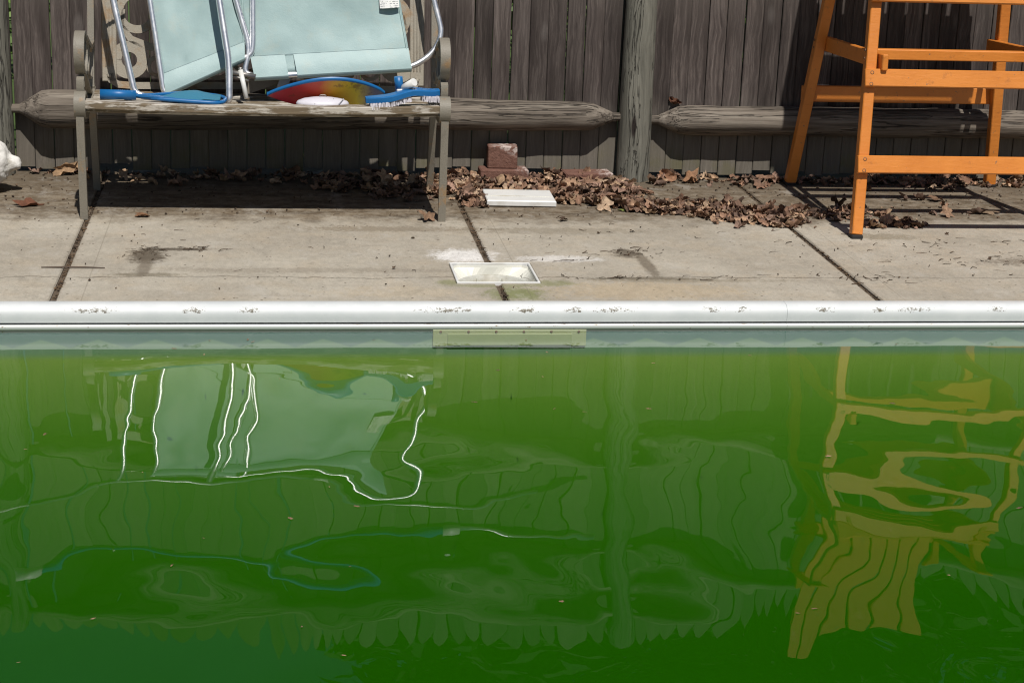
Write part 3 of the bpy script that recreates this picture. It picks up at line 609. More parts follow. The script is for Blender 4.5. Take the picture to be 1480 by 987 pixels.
def ring(m, cx, cz, r, w, a0=0, a1=360, n=24): m.strap(arc(cx, cz, r, a0, a1, n, lambda a, b: (a, 0, b)), (0, 1, 0), t * .8, w)
for s in (-1, 1):
    f = lambda a: a if s > 0 else 180 - a
    m = MB()
    ring(m, s * .506, .112, .050, .042, f(0), f(360)); ring(m, s * .476, .292, .066, .030, f(-170), f(120)); ring(m, s * .40, .09, .035, .016, f(0), f(360)); ring(m, s * .30, .10, .045, .016, f(0), f(320)); ring(m, s * .18, .10, .05, .016, f(0), f(330))
    m.strap([(s * .525, 0, .30), (s * .535, 0, .24), (s * .50, 0, .19), (s * .44, 0, .165), (s * .38, 0, .155), (s * .33, 0, .17)], (0, 1, 0), t * .8, [.012, .02, .026, .03, .026, .018])
    ring(m, s * .34, .24, .06, .016, f(0), f(330)); ring(m, s * .21, .26, .07, .016, f(30), f(360)); ring(m, s * .44, .40, .05, .016, f(0), f(360)); ring(m, s * .32, .385, .055, .016, f(0), f(360)); ring(m, s * .08, .38, .055, .016, f(0), f(360)); ring(m, s * .2, .39, .05, .016, f(0), f(360)); ring(m, s * .07, .13, .055, .016, f(0), f(360)); ring(m, s * .07, .26, .05, .016, f(0), f(360))
    m.build('scrollwork', PANEL, bk)

# ------------------------------------------------------------------ two folded lawn chairs on the bench
def YL(z, y0=1.40, k=.27): return y0 + (z - .42) * k
def fold_chair(name_lbl):
    e_ = tag(empty('folding_lawn_chair', (0, 0, 0)), name_lbl, 'folding chair', 'turquoise folding chairs leaning on the bench'); return e_
def sling(parent, tl, tr, br, bl, ofs, hem, bulge=.012, cut=None, seed=1):
    """vinyl sheet between four corners (x,z) with wrapped hems at both ends"""
    rg = Vector((seed * 3.1, seed * 1.7, 0))
    def P(u, v, d=0):   # v=0 bottom
        x = (bl[0] * (1 - u) + br[0] * u) * (1 - v) + (tl[0] * (1 - u) + tr[0] * u) * v; z = (bl[1] * (1 - u) + br[1] * u) * (1 - v) + (tl[1] * (1 - u) + tr[1] * u) * v
        y = YL(z) + ofs + bulge * 4 * v * (1 - v) * .8 + (.010 * mnoise.noise(Vector((u * 3.2, v * 3.4, 0)) + rg) + .004 * mnoise.noise(Vector((u * 9, v * 6, 3)) + rg)) * min(1, 5 * v, 5 * (1 - v))
        return (x, y + d, z)
    m = MB(); m.grid(lambda u, v: P(u, v), 30, 26); n0 = len(m.v)
    m.grid(lambda u, v: P(1 - u, v, .0022), 30, 26)
    nu, nv = 30, 26; A = lambda i, j: j * (nu + 1) + i; Bq = lambda i, j: n0 + j * (nu + 1) + (nu - i)
    for i in range(nu):
        for j in (0, nv): m.f.append([A(i, j), A(i + 1, j), Bq(i + 1, j), Bq(i, j)]); m.smooth.append(False); m.mi.append(0)
    for j in range(nv):
        for i in (0, nu): m.f.append([A(i, j), A(i, j + 1), Bq(i, j + 1), Bq(i, j)]); m.smooth.append(False); m.mi.append(0)
    sl = m.build('sling', VINYL, parent)
    for vend, sg in ((0, 1), (1, -1)):         # hems: sheet wrapped round the end tube, with a notch
        segs = [(0, cut[0]), (cut[1], 1)] if cut and vend == 0 else [(0, 1)]
        for ua, ub in segs:
            m = MB()
            def hemf(u, v):
                uu = ua + (ub - ua) * u; a = v; vv = hem * (1 - a) if vend == 0 else 1 - hem * (1 - a)
                p = P(uu, vv); return (p[0], p[1] - .004 - .0135 * math.sin(min(1, a * 1.2) * math.pi / 2), p[2] - sg * .006 * a)
            m.grid(hemf, 12, 6)
            def hemb(u, v):
                uu = ua + (ub - ua) * u; p = P(uu, 0 if vend == 0 else 1); a = v * math.pi; return (p[0], p[1] - .0175 * math.cos(a), p[2] - sg * (.006 + .0165 * math.sin(a)))
            m.grid(hemb, 12, 6); m.build('hem', VINYL, sl)
    m = MB()                                      # stitching and edge piping
    m.tube([(lambda p: (p[0], p[1] - .0042, p[2]))(P(k / 16, hem)) for k in range(17)], .0009, 5); m.build('stitching', M_('grey_thread', (.2, .28, .3), .8), sl)
    m = MB()
    for u in (.012, .988): m.tube([(lambda p: (p[0], p[1] - .0025, p[2]))(P(u, k / 16)) for k in range(17)], .003, 6)
    m.build('piping', VINYL, sl); return sl, P
yb = lambda p, d=0.0: (p[0], YL(p[1]) + d, p[1])
# chair on the left
ca = fold_chair('turquoise folding chair leaning on the left half of the bench')
sling(ca, (-1.222, 1.00), (-.84, 1.02), (-.83, .556), (-1.118, .425), .0, .11, seed=2)
m = MB(); m.tube(rounded([yb((-1.225, 1.04)), yb((-1.175, .75)), yb((-1.127, .43)), yb((-1.11, .41))], .03), .0115, 12); m.tube(rounded([yb((-1.235, 1.04)), yb((-.80, 1.05)), yb((-.80, .60)), yb((-.805, .564)), yb((-.83, .549)), yb((-1.118, .419))], .03), .0115, 12); m.build('seat_frame', ALU, ca)
m = MB(); dy = -.085
m.tube(rounded([yb((-1.36, 1.06), dy), yb((-1.30, .75), dy), yb((-1.226, .432), dy), yb((-1.19, .418), dy), yb((-.92, .408), dy - .02), yb((-.885, .408), dy - .035), yb((-.886, .55), dy - .03), yb((-.919, .758), dy - .02), yb((-.965, 1.05), dy - .01)], .045), .0125, 12); m.build('leg_loop', ALU, ca)
m = MB(); m.tube([yb((-1.33, .92), dy), yb((-1.20, .90), 0.0)], .006, 8); m.build('rivet_strut', STEEL, ca)
# chair on the right
cb = fold_chair('turquoise folding chair with white care label leaning on the right half of the bench')
slB, PB = sling(cb, (-.905, .965), (-.295, 1.0), (-.212, .530), (-.795, .488), .0, .14, .016, cut=(.215, .27), seed=5)
m = MB(); d = .0
m.tube(rounded([yb((-.925, 1.03), d), yb((-.864, .759), d), yb((-.812, .585), d), yb((-.832, .497), d), yb((-.795, .482), d), yb((-.212, .524), d), yb((-.135, .573), d), yb((-.094, .645), d), yb((-.129, .776), d), yb((-.175, 1.03), d), yb((-.30, 1.06), d), yb((-.85, 1.05), d), yb((-.925, 1.03), d)], .05), .0115, 12); m.build('seat_frame', ALU, cb)
m = MB(); m.tube([yb((-.90, .50), .0), yb((-.79, .484), -.012)], .010, 10); m.tube([yb((-.90, .49), .012), yb((-.815, .468), -.014)], .005, 8); m.build('strut', STEEL, cb)
m = MB(); m.tube([yb((-.846, .512), -.05), yb((-.824, .412), -.055)], [.0095, .0085], 12); m.build('foot_cap', WHITEP, cb)
m = MB(); m.lathe([(.008, 0), (.009, .004), (.004, .008)], 12, Matrix.Translation((-.846, YL(.513) - .05, .514))); m.build('rivet', STEEL, cb)
m = MB(); m.strap([yb((-.70, .42), .06), yb((-.67, .50), .045)], (1, 0, 0), .04, .006); m.build('bracket', STEEL, cb)
m = MB(); m.strap([yb((-.84, .425), .09), yb((-.62, .50), .10), yb((-.50, .54), .11)], (0, 0, 1), .05, .012); m.build('arm_board', M_('grey_plastic_arm', (.2, .18, .15), .5), cb)
# care label stitched to the sling
m = MB()
def tg(u, v):
    x = -.336 + .073 * u + .006 * (1 - v); z = .735 + .085 * v + .006 * u; return (x, YL(z) + .016 * 4 * .55 * .45 * .8 - .012 - .006 * math.sin(u * 3) - .004 * (1 - v), z)
m.grid(tg, 6, 6); m.grid(lambda u, v: (lambda p: (p[0], p[1] + .0008, p[2]))(tg(1 - u, v)), 6, 6); m.build('care_label', mat_tag(), slB)

# ------------------------------------------------------------------ small things on the bench seat
SZ = .4325   # top of the seat at its ends, about .42 in the middle
nt_ = tag(empty('leaf_net', (-1.13, 1.17, .43)), 'blue leaf net head with tubular handle socket lying on the bench', 'pool net')
m = MB(); m.tube([(-.205, -.005, .019), (-.08, .0, .016)], .0175, 16); m.build('handle_socket', BLUE, nt_)
m = MB(); fr_ = rounded([(-.08, 0, .014), (-.02, -.012, .008), (.10, -.03, .002), (.225, -.03, -.004), (.235, .10, -.002), (.10, .16, .004), (-.02, .03, .012), (-.08, 0, .014)], .05); m.tube(fr_, .0075, 8)
m.strap([(-.09, 0, .018), (0, -.006, .012), (.06, -.01, .008)], (0, 1, 0), .03, .006); m.build('frame', BLUE, nt_)
m = MB(); m.grid(lambda u, v: (-.01 + .225 * u, -.022 + (.03 + .12 * math.sin(min(1, u * 1.15) * math.pi * .72)) * v, .007 + .020 * math.sin(u * math.pi) * math.sin(v * math.pi) + .004 * mnoise.noise(Vector((u * 7, v * 7, 0)))), 16, 10); m.build('net', NETM, nt_)

bb = tag(empty('bodyboard', (0, 0, 0)), 'rainbow red to yellow foam bodyboard with blue edge on the bench', 'bodyboard')
def bprof(u):    # lifted near edge of the board
    return .432 + .062 * math.sin(math.pi * min(1, max(0, u)) ** 1.12) ** .75 + .012 * u
def bpt(u, v, d):
    x = -.750 + .43 * u; zz = bprof(u); y0 = 1.275 - .05 * math.sin(u * math.pi); q = v
    z = zz * (1 - q) + (.397 + .034 * max(0, 1 - u / .28) ** 1.5 + .03 * max(0, u - .8) / .2) * q; w_ = math.sin(math.pi * min(max(u, .02), .98)) ** .35
    return (x, y0 + .075 * q * w_, z + d)
BO = mat_board(); nU, nV, th = 28, 10, .014
m = MB(); m.grid(lambda u, v: bpt(u, v, 0), nU, nV); m.build('underside', BO, bb)
m = MB(); m.grid(lambda u, v: bpt(1 - u, v, th), nU, nV); m.build('deck_skin', BLUE, bb)
m = MB()
m.grid(lambda u, v: (lambda p: (p[0], p[1] - .004 * math.sin(v * math.pi), p[2]))(bpt(u, 0, th * v)), nU, 4); m.grid(lambda u, v: bpt(1 - u, 1, th * v), nU, 1); m.grid(lambda u, v: bpt(0, 1 - u, th * v), nV, 1); m.grid(lambda u, v: bpt(1, u, th * v), nV, 1); m.build('edge', BLUE, bb)

fl = tag(empty('plastic_float', (-.55, 1.205, .398)), 'small white oval plastic float on the bench in front of the bodyboard', 'float')
m = MB(); m.lathe([(.03, 0), (.075, .005), (.093, .016), (.096, .024), (.090, .032), (.07, .040), (.04, .045), (.012, .047)], 32, Matrix.Diagonal((1, .55, 1, 1))); m.build('shell', LAVP, fl)
m = MB(); m.tube(rounded([(-.012, 0, .045), (-.01, 0, .053), (.012, 0, .053), (.014, 0, .045)], .006), .0016, 6); m.build('loop', STEEL, fl)
m = MB()
for a in (-.03, .02, .055): m.strap([(a, -.0495, .028), (a + .012, -.036, .038), (a + .02, -.015, .0445)], (1, 0, 0), .003, .0012)
m.build('seam', M_('grey_seam', (.35, .35, .38), .6), fl)

br = tag(empty('pool_brush', (-.262, 1.175, .424)), 'blue pool wall brush with white bristles at the right end of the bench', 'brush'); br.rotation_euler = (R(2), R(-4), R(4))
def bx(u): return -.135 + .27 * u
def bz(u): return .020 + .016 * math.exp(-((u - .62) / .22) ** 2) + .010 * u
m = MB(); n = 20; vs = []
for i in range(n + 1):
    u = i / n; ww = .030 * (math.sin(math.pi * (.06 + .88 * u))) ** .4; z = bz(u); yy = -.03 + .05 * (2 * u - 1) ** 2 * .4
    vs += [(bx(u), yy - ww, z), (bx(u), yy + ww, z), (bx(u), yy + ww, z + .017), (bx(u), yy + ww * .8, z + .021), (bx(u), yy - ww * .8, z + .021), (bx(u), yy - ww, z + .017)]
m.add(vs, [[k * 6 + q, k * 6 + (q + 1) % 6, (k + 1) * 6 + (q + 1) % 6, (k + 1) * 6 + q] for k in range(n) for q in range(6)] + [list(range(6)), [n * 6 + q for q in range(6)]]); o = m.build('back', BLUE, br)
rb = random.Random(5)
for ua, ub in ((.05, .60), (.74, .97)):
    m = MB()
    for k in range(int(1100 * (ub - ua))):
        u = rb.uniform(ua, ub); yy = -.03 + rb.uniform(-.026, .026); p = (bx(u), yy, bz(u) + .001); q = (bx(u) + rb.uniform(-.004, .004), yy + rb.uniform(-.006, .002), bz(u) - .021 + rb.uniform(0, .003)); w_ = .0011
        m.add([(p[0] - w_, p[1], p[2]), (p[0] + w_, p[1], p[2]), (p[0], p[1] + w_, p[2]), (q[0] - w_, q[1], q[2]), (q[0] + w_, q[1], q[2]), (q[0], q[1] + w_, q[2])], [(0, 1, 4, 3), (1, 2, 5, 4), (2, 0, 3, 5), (3, 4, 5)])
    m.build('bristles', BRIST, br)
m = MB(); m.tube([(-.008, .005, .052), (-.010, .006, .103)], .0155, 16); m.build('socket', BLUE, br)
m = MB(); m.tube([(-.004, .012, .052), (.040, -.045, .090)], .0145, 16); m.box((0, .0, .055), (.04, .03, .012), .003); m.build('pivot_stub', WHITEP, br)

# ------------------------------------------------------------------ orange lifeguard chair
lg = tag(empty('lifeguard_chair', (1.856, 1.4, 0)), 'tall orange painted wooden lifeguard chair standing against the fence', 'lifeguard chair')
lo = lg.location.copy()
def LL(p): return Vector((p[0] - lo.x, p[1] - lo.y, p[2]))
XC = 1.856
def fleg(s, z): return Vector((XC + s * (.462 - .088 * z), .905 + .285 * z, z))      # front leg axis
def rleg(s, z): return Vector((XC + s * (.438 - .088 * z), 1.868 - .140 * z, z))     # rear leg axis
def bar(name, a, b, w, d, up, bev=.003, mat=None, tip=0):
    """square timber from a to b; w across, d in the 'up' direction"""
    a, b = Vector(a), Vector(b); m = MB(); ax = (b - a); Ln = ax.length; ax.normalize(); u = Vector(up); u = (u - ax * u.dot(ax)).normalized(); v = u.cross(ax)
    M4 = Matrix((( ax.x, v.x, u.x, 0), (ax.y, v.y, u.y, 0), (ax.z, v.z, u.z, 0), (0, 0, 0, 1))); mid = (a + b) / 2
    m.box(tuple(mid - Vector(lo)), (Ln, w, d), bev, M4); o = m.build(name, mat or ORANGE, lg); return o
for s in (-1, 1):
    o = bar('leg', fleg(s, .012), fleg(s, 1.17), .040, .040, (1, 0, 0)); m = MB(); p = LL(fleg(s, .008)); m.box((p.x, p.y, .008), (.043, .044, .016), .003); m.build('foot_cap', DARK, o)
    o = bar('leg', rleg(s, .012), rleg(s, 1.62), .042, .042, (1, 0, 0)); m = MB(); p = LL(rleg(s, .008)); m.box((p.x, p.y, .008), (.045, .046, .016), .003); m.build('foot_cap', DARK, o)
SCREW = []
for zc, hh in ((.262, .064), (.566, .064), (.866, .066)):
    aL, aR = fleg(-1, zc), fleg(1, zc); off = Vector((0, -.0345, .006)); dd = Vector((.028, 0, 0))
    o = bar('step_board', aL + off - dd, aR + off + dd, .021, hh, (0, .285, 1), .0025)
    for s_ in (-1, 1):
        for q in (-.02, .02):
            p = fleg(s_, zc + q) + Vector((s_ * .004, -.0452, .006)); m = MB(); M4 = Matrix.Translation(LL(p)) @ Matrix.Rotation(R(74), 4, 'X'); m.lathe([(.0072, -.001), (.0072, .0008), (.0045, .0002)], 10, M4); m.build('screw', RUST, o)
# side rails, rear board, mid bar
for s in (-1, 1):
    a = rleg(s, .598) + Vector((-s * .034, .045, 0)); b = fleg(s, .642) + Vector((-s * .034, -.072, -.012)); o = bar('side_rail', a, b, .022, .058, (0, 0, 1))
    for p_, z_ in ((fleg(s, .65), .65), (rleg(s, .60), .60)):
        for q in (-.015, .015): m = MB(); m.lathe([(.006, 0), (.004, .004)], 8, Matrix.Translation(LL(p_ + Vector((s * .0205, 0, q)))) @ Matrix.Rotation(R(90 * s), 4, 'Y')); m.build('bolt', RUST, o)
bar('rear_board', rleg(-1, .388) + Vector((-.02, .033, 0)), rleg(1, .388) + Vector((.02, .033, 0)), .02, .066, (0, 0, 1))
bar('cross_bar', (XC - .355, 1.40, .612), (XC + .335, 1.40, .612), .04, .040, (0, 0, 1))
bar('rear_board', rleg(-1, 1.05) + Vector((-.02, .033, 0)), rleg(1, 1.05) + Vector((.02, .033, 0)), .02, .066, (0, 0, 1))
# seat, arms, slatted back (above the frame of the picture; mirrored in the water)
for s in (-1, 1):
    bar('side_rail', rleg(s, 1.13) + Vector((-s * .032, .03, 0)), fleg(s, 1.13) + Vector((-s * .032, -.05, 0)), .02, .066, (0, 0, 1))
    bar('armrest', rleg(s, 1.40) + Vector((s * .01, .04, 0)), (XC + s * .345, 1.18, 1.40), .075, .022, (0, 0, 1)); bar('arm_post', (XC + s * .355, 1.235, 1.10), (XC + s * .345, 1.235, 1.388), .04, .04, (1, 0, 0))
bar('seat_board', fleg(-1, 1.12) + Vector((-.02, -.036, .0)), fleg(1, 1.12) + Vector((.02, -.036, 0)), .021, .09, (0, .2, 1))
for k in range(6): bar('seat_slat', (XC - .375, 1.23 + k * .083, 1.178), (XC + .375, 1.23 + k * .083, 1.178), .07, .02, (0, 0, 1))
for k in range(6): xk = XC - .225 + k * .09; bar('back_slat', (xk, 1.635, 1.19), (xk, 1.700, 1.93), .020, .08, (1, 0, 0))
bar('back_brace', (XC - .30, 1.672, 1.42), (XC + .30, 1.672, 1.42), .02, .06, (0, 0, 1)); bar('back_brace', (XC - .27, 1.712, 1.82), (XC + .27, 1.712, 1.82), .02, .06, (0, 0, 1))

# ------------------------------------------------------------------ white animal statue at the left edge
bm = bmesh.new()
for c_, r_, sc in (((-.10, 0, .115), .10, (1.15, .8, 1.0)), ((-.03, 0, .095), .085, (1, .9, 1)), ((-.21, 0, .12), .075, (1, .8, 1.15)), ((-.27, -.01, .20), .055, (1.1, .85, 1)), ((-.315, -.012, .185), .034, (1.2, .9, .85)),
                   ((.058, 0, .095), .028, (1, 1, 1)), ((-.035, -.062, .075), .055, (1, .55, 1.1)), ((-.05, -.072, .022), .026, (1.9, .95, .85)), ((-.05, .072, .022), .026, (1.9, .95, .85)), ((-.24, -.045, .02), .022, (1.6, .9, .9)), ((-.24, .045, .02), .022, (1.6, .9, .9)), ((-.22, -.04, .06), .026, (.8, .8, 2)), ((-.22, .04, .06), .026, (.8, .8, 2)), ((-.225, -.028, .275), .02, (.8, .7, 3)), ((-.225, .028, .275), .02, (.8, .7, 3))):
    bmesh.ops.create_icosphere(bm, subdivisions=3, radius=r_, matrix=Matrix.Translation(c_) @ Matrix.Diagonal((*sc, 1)))
me = bpy.data.meshes.new('animal_statue'); bm.to_mesh(me); bm.free()
st = link('animal_statue', me); md = st.modifiers.new('r', 'REMESH'); md.mode = 'VOXEL'; md.voxel_size = .007; md.use_smooth_shade = True
sm = st.modifiers.new('s', 'SMOOTH'); sm.factor = .6; sm.iterations = 4
dg = bpy.context.evaluated_depsgraph_get(); me2 = bpy.data.meshes.new_from_object(st.evaluated_get(dg)); st.modifiers.clear(); st.data = me2
for v in me2.vertices:       # carved fur tufts
    q = v.co; v.co = q + v.normal * (.0075 * mnoise.noise(Vector((q.x * 38 + q.z * 24, q.y * 46, q.z * 30))) + .0035 * mnoise.noise(q * 105) + .0015 * mnoise.noise(q * 240))
me2.materials.append(PLAST); me2.polygons.foreach_set('use_smooth', [True] * len(me2.polygons))
st.location = (-1.775, 1.60, 0); st.scale = (1.15, 1.15, 1.2); tag(st, 'white plaster animal statue with carved fur at the far left by the fence post', 'statue')

# ------------------------------------------------------------------ dry leaves
def leaf_shape(rg):
    """crumpled lobed leaf: list of vertices (fan of two rings)"""
    n = 20; lob = rg.choice((5, 5, 3, 7)); am = rg.uniform(.06, .26); ph = rg.uniform(0, 6.28); ob = rg.uniform(.62, .95); cu = rg.uniform(-.5, .9); cv = rg.uniform(-.4, .8); fold = rg.uniform(0, .55); se = Vector((rg.uniform(0, 50), rg.uniform(0, 50), 0))
    vs = [(0, 0, .0)]
    for ring in (.5, 1.0):
        for k in range(n):
            a = 2 * math.pi * k / n; r_ = ring * (1 + am * math.cos(lob * a) + .10 * math.cos(13 * a + ph) * (ring > .6) - .3 * (abs(a - math.pi) < .25))
            x, y = r_ * math.cos(a), r_ * ob * math.sin(a); z = cu * x * x * .5 + cv * y * y * .6 + fold * abs(y) + .62 * mnoise.noise(Vector((x * 1.5, y * 1.5, 0)) + se) + .30 * mnoise.noise(Vector((x * 4, y * 4, 5)) + se)
            vs.append((x, y, z))
    kp = rg.uniform(.4, 2.0) * rg.choice((1, 1, 1, -1)); ro = rg.uniform(0, 3.14); cr, sr = math.cos(ro), math.sin(ro)     # dry leaves roll up
    out = []
    for x, y, z in vs:
        u, v = x * cr + y * sr, -x * sr + y * cr; q = 1 / kp; u, z = (q - z * .8) * math.sin(kp * u), q - (q - z * .8) * math.cos(kp * u); out.append((u * cr - v * sr, u * sr + v * cr, z))
    vs = out
    fs = [[0, 1 + k, 1 + (k + 1) % n] for k in range(n)] + [[1 + k, 1 + n + k, 1 + n + (k + 1) % n, 1 + (k + 1) % n] for k in range(n)]
    return vs, fs
rgL = random.Random(99); LV = [leaf_shape(rgL) for _ in range(26)]
PAL = [(.34, .20, .13), (.42, .265, .17), (.28, .16, .105), (.19, .115, .08), (.48, .32, .20), (.11, .07, .05), (.52, .37, .25), (.36, .225, .165), (.25, .165, .125)]
def put_leaf(m, rg, x, y, z, s, tilt, col=None, flat=False):
    vs, fs = rg.choice(LV); Mx = Matrix.Translation((x, y, z)) @ Matrix.Rotation(rg.uniform(0, 6.28), 4, 'Z') @ Matrix.Rotation(rg.gauss(0, tilt), 4, 'X') @ Matrix.Rotation(rg.gauss(0, tilt), 4, 'Y') @ Matrix.Diagonal((s, s, s * (.35 if flat else 1), 1))
    pts = [Mx @ Vector(p) for p in vs]; lowz = min(p.z for p in pts); lift = max(0, z - lowz) if z < .004 else max(0, .002 - lowz)
    c_ = col or rg.choice(PAL); k = rg.uniform(.75, 1.25); c_ = (c_[0] * k, c_[1] * k, c_[2] * k, 1)
    m.add([(p.x, p.y, p.z + lift) for p in pts], fs, True); m.cols += [c_] * len(pts)
def drift(name, label, spots, seed):
    """spots: (x, y, rx, ry, count, depth) elliptical heaps of leaves"""
    rg = random.Random(seed); m = MB(); m.cols = []
    for x, y, rx, ry, cnt, dep in spots:
        for _ in range(cnt):
            a = rg.uniform(0, 6.28); q = math.sqrt(rg.random()) * (1 if rg.random() < .8 else rg.uniform(1, 1.7)); px, py = x + rx * q * math.cos(a), min(y + ry * q * math.sin(a), 1.965)
            if lidbox(px, py) or (1.86 < py < 1.98 and .11 < px < .32): continue
            put_leaf(m, rg, px, py, rg.random() ** 1.5 * dep * .6 * max(.1, 1 - q * q), (rg.uniform(.016, .036) if rg.random() < .5 else rg.uniform(.005, .016)), .3)
    o = m.build(name, LEAF, fix=False); return tag(o, label, 'leaves', kind='stuff')
def lidbox(px, py): return .08 < px < .37 and 1.37 < py < 1.60
drift('leaf_drift', 'heap of brown dead leaves between the bench leg and the fence post', [(.02, 1.72, .14, .24, 200, .04), (.10, 1.88, .16, .12, 95, .05), (.22, 1.68, .16, .07, 70, .03), (.42, 1.80, .28, .16, 330, .05), (.55, 1.62, .18, .17, 140, .04), (.05, 1.50, .08, .1, 50, .03), (.40, 1.55, .1, .12, 70, .04), (.36, 1.94, .25, .06, 90, .07), (.62, 1.78, .10, .12, 60, .03)], 1)
drift('leaf_drift', 'long low drift of brown leaves trailing across the deck to the lifeguard chair', [(.62, 1.44, .12, .09, 80, .03), (.76, 1.38, .16, .10, 105, .03), (.93, 1.34, .16, .12, 180, .04), (1.07, 1.25, .16, .13, 180, .04), (1.17, 1.19, .10, .14, 110, .04), (1.27, 1.28, .1, .10, 40, .02)], 2)
drift('leaf_drift', 'scattered dead leaves lying along the foot of the fence', [(.98, 1.93, .22, .07, 40, .03), (1.28, 1.9, .14, .1, 26, .02), (1.62, 1.93, .25, .08, 60, .03), (1.95, 1.93, .3, .08, 70, .04), (2.4, 1.92, .35, .09, 70, .05), (2.05, 1.85, .14, .08, 30, .04), (-1.5, 1.95, .2, .05, 12, .01), (-2.4, 1.9, .5, .1, 30, .02), (3.4, 1.9, .6, .1, 60, .03)], 3)
drift('leaf_drift', 'dark dead leaves lying in the shade under the bench', [(-.32, 1.78, .26, .18, 150, .04), (-.22, 1.62, .16, .14, 70, .03), (-.75, 1.88, .3, .1, 40, .02), (-1.15, 1.92, .2, .06, 26, .02), (-.5, 1.95, .4, .05, 50, .02), (-1.2, 1.8, .14, .08, 12, .01)], 4)
drift('leaf_drift', 'loose brown leaves and bits gathered under the lifeguard chair', [(1.60, 1.10, .15, .05, 60, .025), (1.52, 1.28, .12, .10, 55, .03), (1.42, 1.2, .08, .08, 16, .01), (1.78, 1.5, .3, .1, 8, .0), (1.9, 1.3, .12, .04, 7, .01)], 5)
# single leaves one can point at
def one_leaf(label, x, y, s, rx, ry, rz, col, vi, zs=1.0, z=None):
    vs, fs = LV[vi]; m = MB(); m.cols = []; Mx = Matrix.Rotation(R(rz), 4, 'Z') @ Matrix.Rotation(R(rx), 4, 'X') @ Matrix.Rotation(R(ry), 4, 'Y') @ Matrix.Diagonal((s, s, s * zs, 1))
    pts = [Mx @ Vector(p) for p in vs]; lz = min(p.z for p in pts); m.add([(p.x, p.y, p.z - lz) for p in pts], fs, True); m.cols = [(*col, 1)] * len(pts)
    o = m.build('dead_leaf', LEAF, fix=False); o.location = (x, y, .0015 if z is None else z); return tag(o, label, 'leaf', 'single dead leaves on the deck')
one_leaf('flat reddish brown leaf on the bare deck left of the bench', -1.625, 1.36, .05, 8, 4, 20, (.17, .07, .04), 3, .5)
one_leaf('large tan curled leaf at the foot of the fence left of the bench', -1.545, 1.93, .06, 72, 0, 10, (.42, .27, .155), 5, .4)
one_leaf('small pale curled leaf just behind the left front bench leg', -1.475, 1.85, .032, 20, 20, 80, (.44, .28, .15), 9)
one_leaf('crumpled brown leaf at the foot of the right front bench leg', -.165, 1.16, .034, 25, 10, 40, (.26, .16, .10), 7)
one_leaf('small brown leaf on the deck just inside the left bench leg', -1.20, 1.19, .028, 6, 3, -15, (.22, .115, .06), 11, .5)
one_leaf('orange brown leaf leaning on the fence just right of the post', .905, 1.92, .042, 50, 10, -30, (.36, .19, .11), 2)
one_leaf('large curled leaf beside the post, right of the leaning one', 1.00, 1.90, .045, 25, -15, 60, (.33, .18, .10), 14)
one_leaf('dark crumpled leaf touching the base of the fence post', .83, 1.86, .035, 15, 20, 10, (.13, .08, .05), 8)
one_leaf('dark leaf curled on the deck behind the near orange leg', 1.49, 1.42, .045, 10, 30, 70, (.10, .06, .045), 17)
one_leaf('small leaf caught on the bench beside the blue brush', -.14, 1.17, .02, 40, 10, 0, (.2, .12, .07), 12, 1.0, .433)
one_leaf('tan leaf on the deck between the orange legs near the fence', 1.72, 1.76, .034, 12, -8, 35, (.34, .21, .13), 6)
one_leaf('brown leaf lying in the bar shadows under the orange chair', 1.94, 1.56, .036, 8, 10, 10, (.2, .12, .075), 19, .6)
one_leaf('small pale green leaf at the front of the long leaf drift', .60, 1.335, .018, 5, 5, 15, (.3, .36, .1), 21, .4)
one_leaf('lone dark leaf scrap on the deck in front of the white lid', .345, 1.16, .02, 10, 10, 30, (.07, .045, .03), 20, .8)
one_leaf('pair of flat tan leaf pieces on the deck under the orange chair', 2.07, 1.34, .045, 4, 4, -10, (.26, .185, .12), 15, .4)
one_leaf('leaf perched on the log rail just right of the post', .93, 1.985, .028, 50, 0, 20, (.14, .06, .035), 10, 1.0, .315)

# twigs, crumbs and leaf bits strewn over the concrete (nobody could count them)
rg = random.Random(31); m = MB(); m.cols = []
def crumb(x, y, ln, w, col, z=.0012):
    a = rg.uniform(-.9, .9) if rg.random() < .7 else rg.uniform(0, 6.28); nseg = 3; p = Vector((x, y, z)); d = Vector((math.cos(a), math.sin(a), 0)); path = [p.copy()]
    for k in range(nseg): d.rotate(Matrix.Rotation(rg.gauss(0, .45), 3, 'Z')); p = p + d * ln / nseg; path.append(p.copy() + Vector((0, 0, rg.uniform(0, .003))))
    n0 = len(m.v); m.tube([q + Vector((0, 0, w)) for q in path], [w, w * 1.1, w * .9, w * .5], 4); m.cols += [(*col, 1)] * (len(m.v) - n0)
for k in range(330):
    x = rg.uniform(-2.4, 3.0); y = .02 + 1.75 * rg.random() ** .75
    if SK[0] - .02 < x < SK[1] + .02 and SK[2] - .02 < y < SK[3] + .02: continue
    q = rg.random(); c_ = rg.choice([(.06, .04, .025), (.1, .065, .04), (.16, .1, .06), (.045, .032, .022)])
    if q < .3: crumb(x, y, rg.uniform(.008, .045), rg.uniform(.0004, .0011), c_)
    elif q < .75: crumb(x, y, rg.uniform(.002, .008), rg.uniform(.001, .0026), c_)
    elif q < .83: put_leaf(m, rg, x, y, .001, rg.uniform(.004, .009), .3, (.10, .065, .042))
for k in range(900):
    x = rg.uniform(-2.3, 2.9); y = 1.965 - .75 * rg.random() ** 1.8
    crumb(x, y, rg.uniform(.002, .012), rg.uniform(.001, .0035), rg.choice([(.05, .035, .025), (.09, .065, .045), (.14, .10, .07), (.2, .13, .085)]))
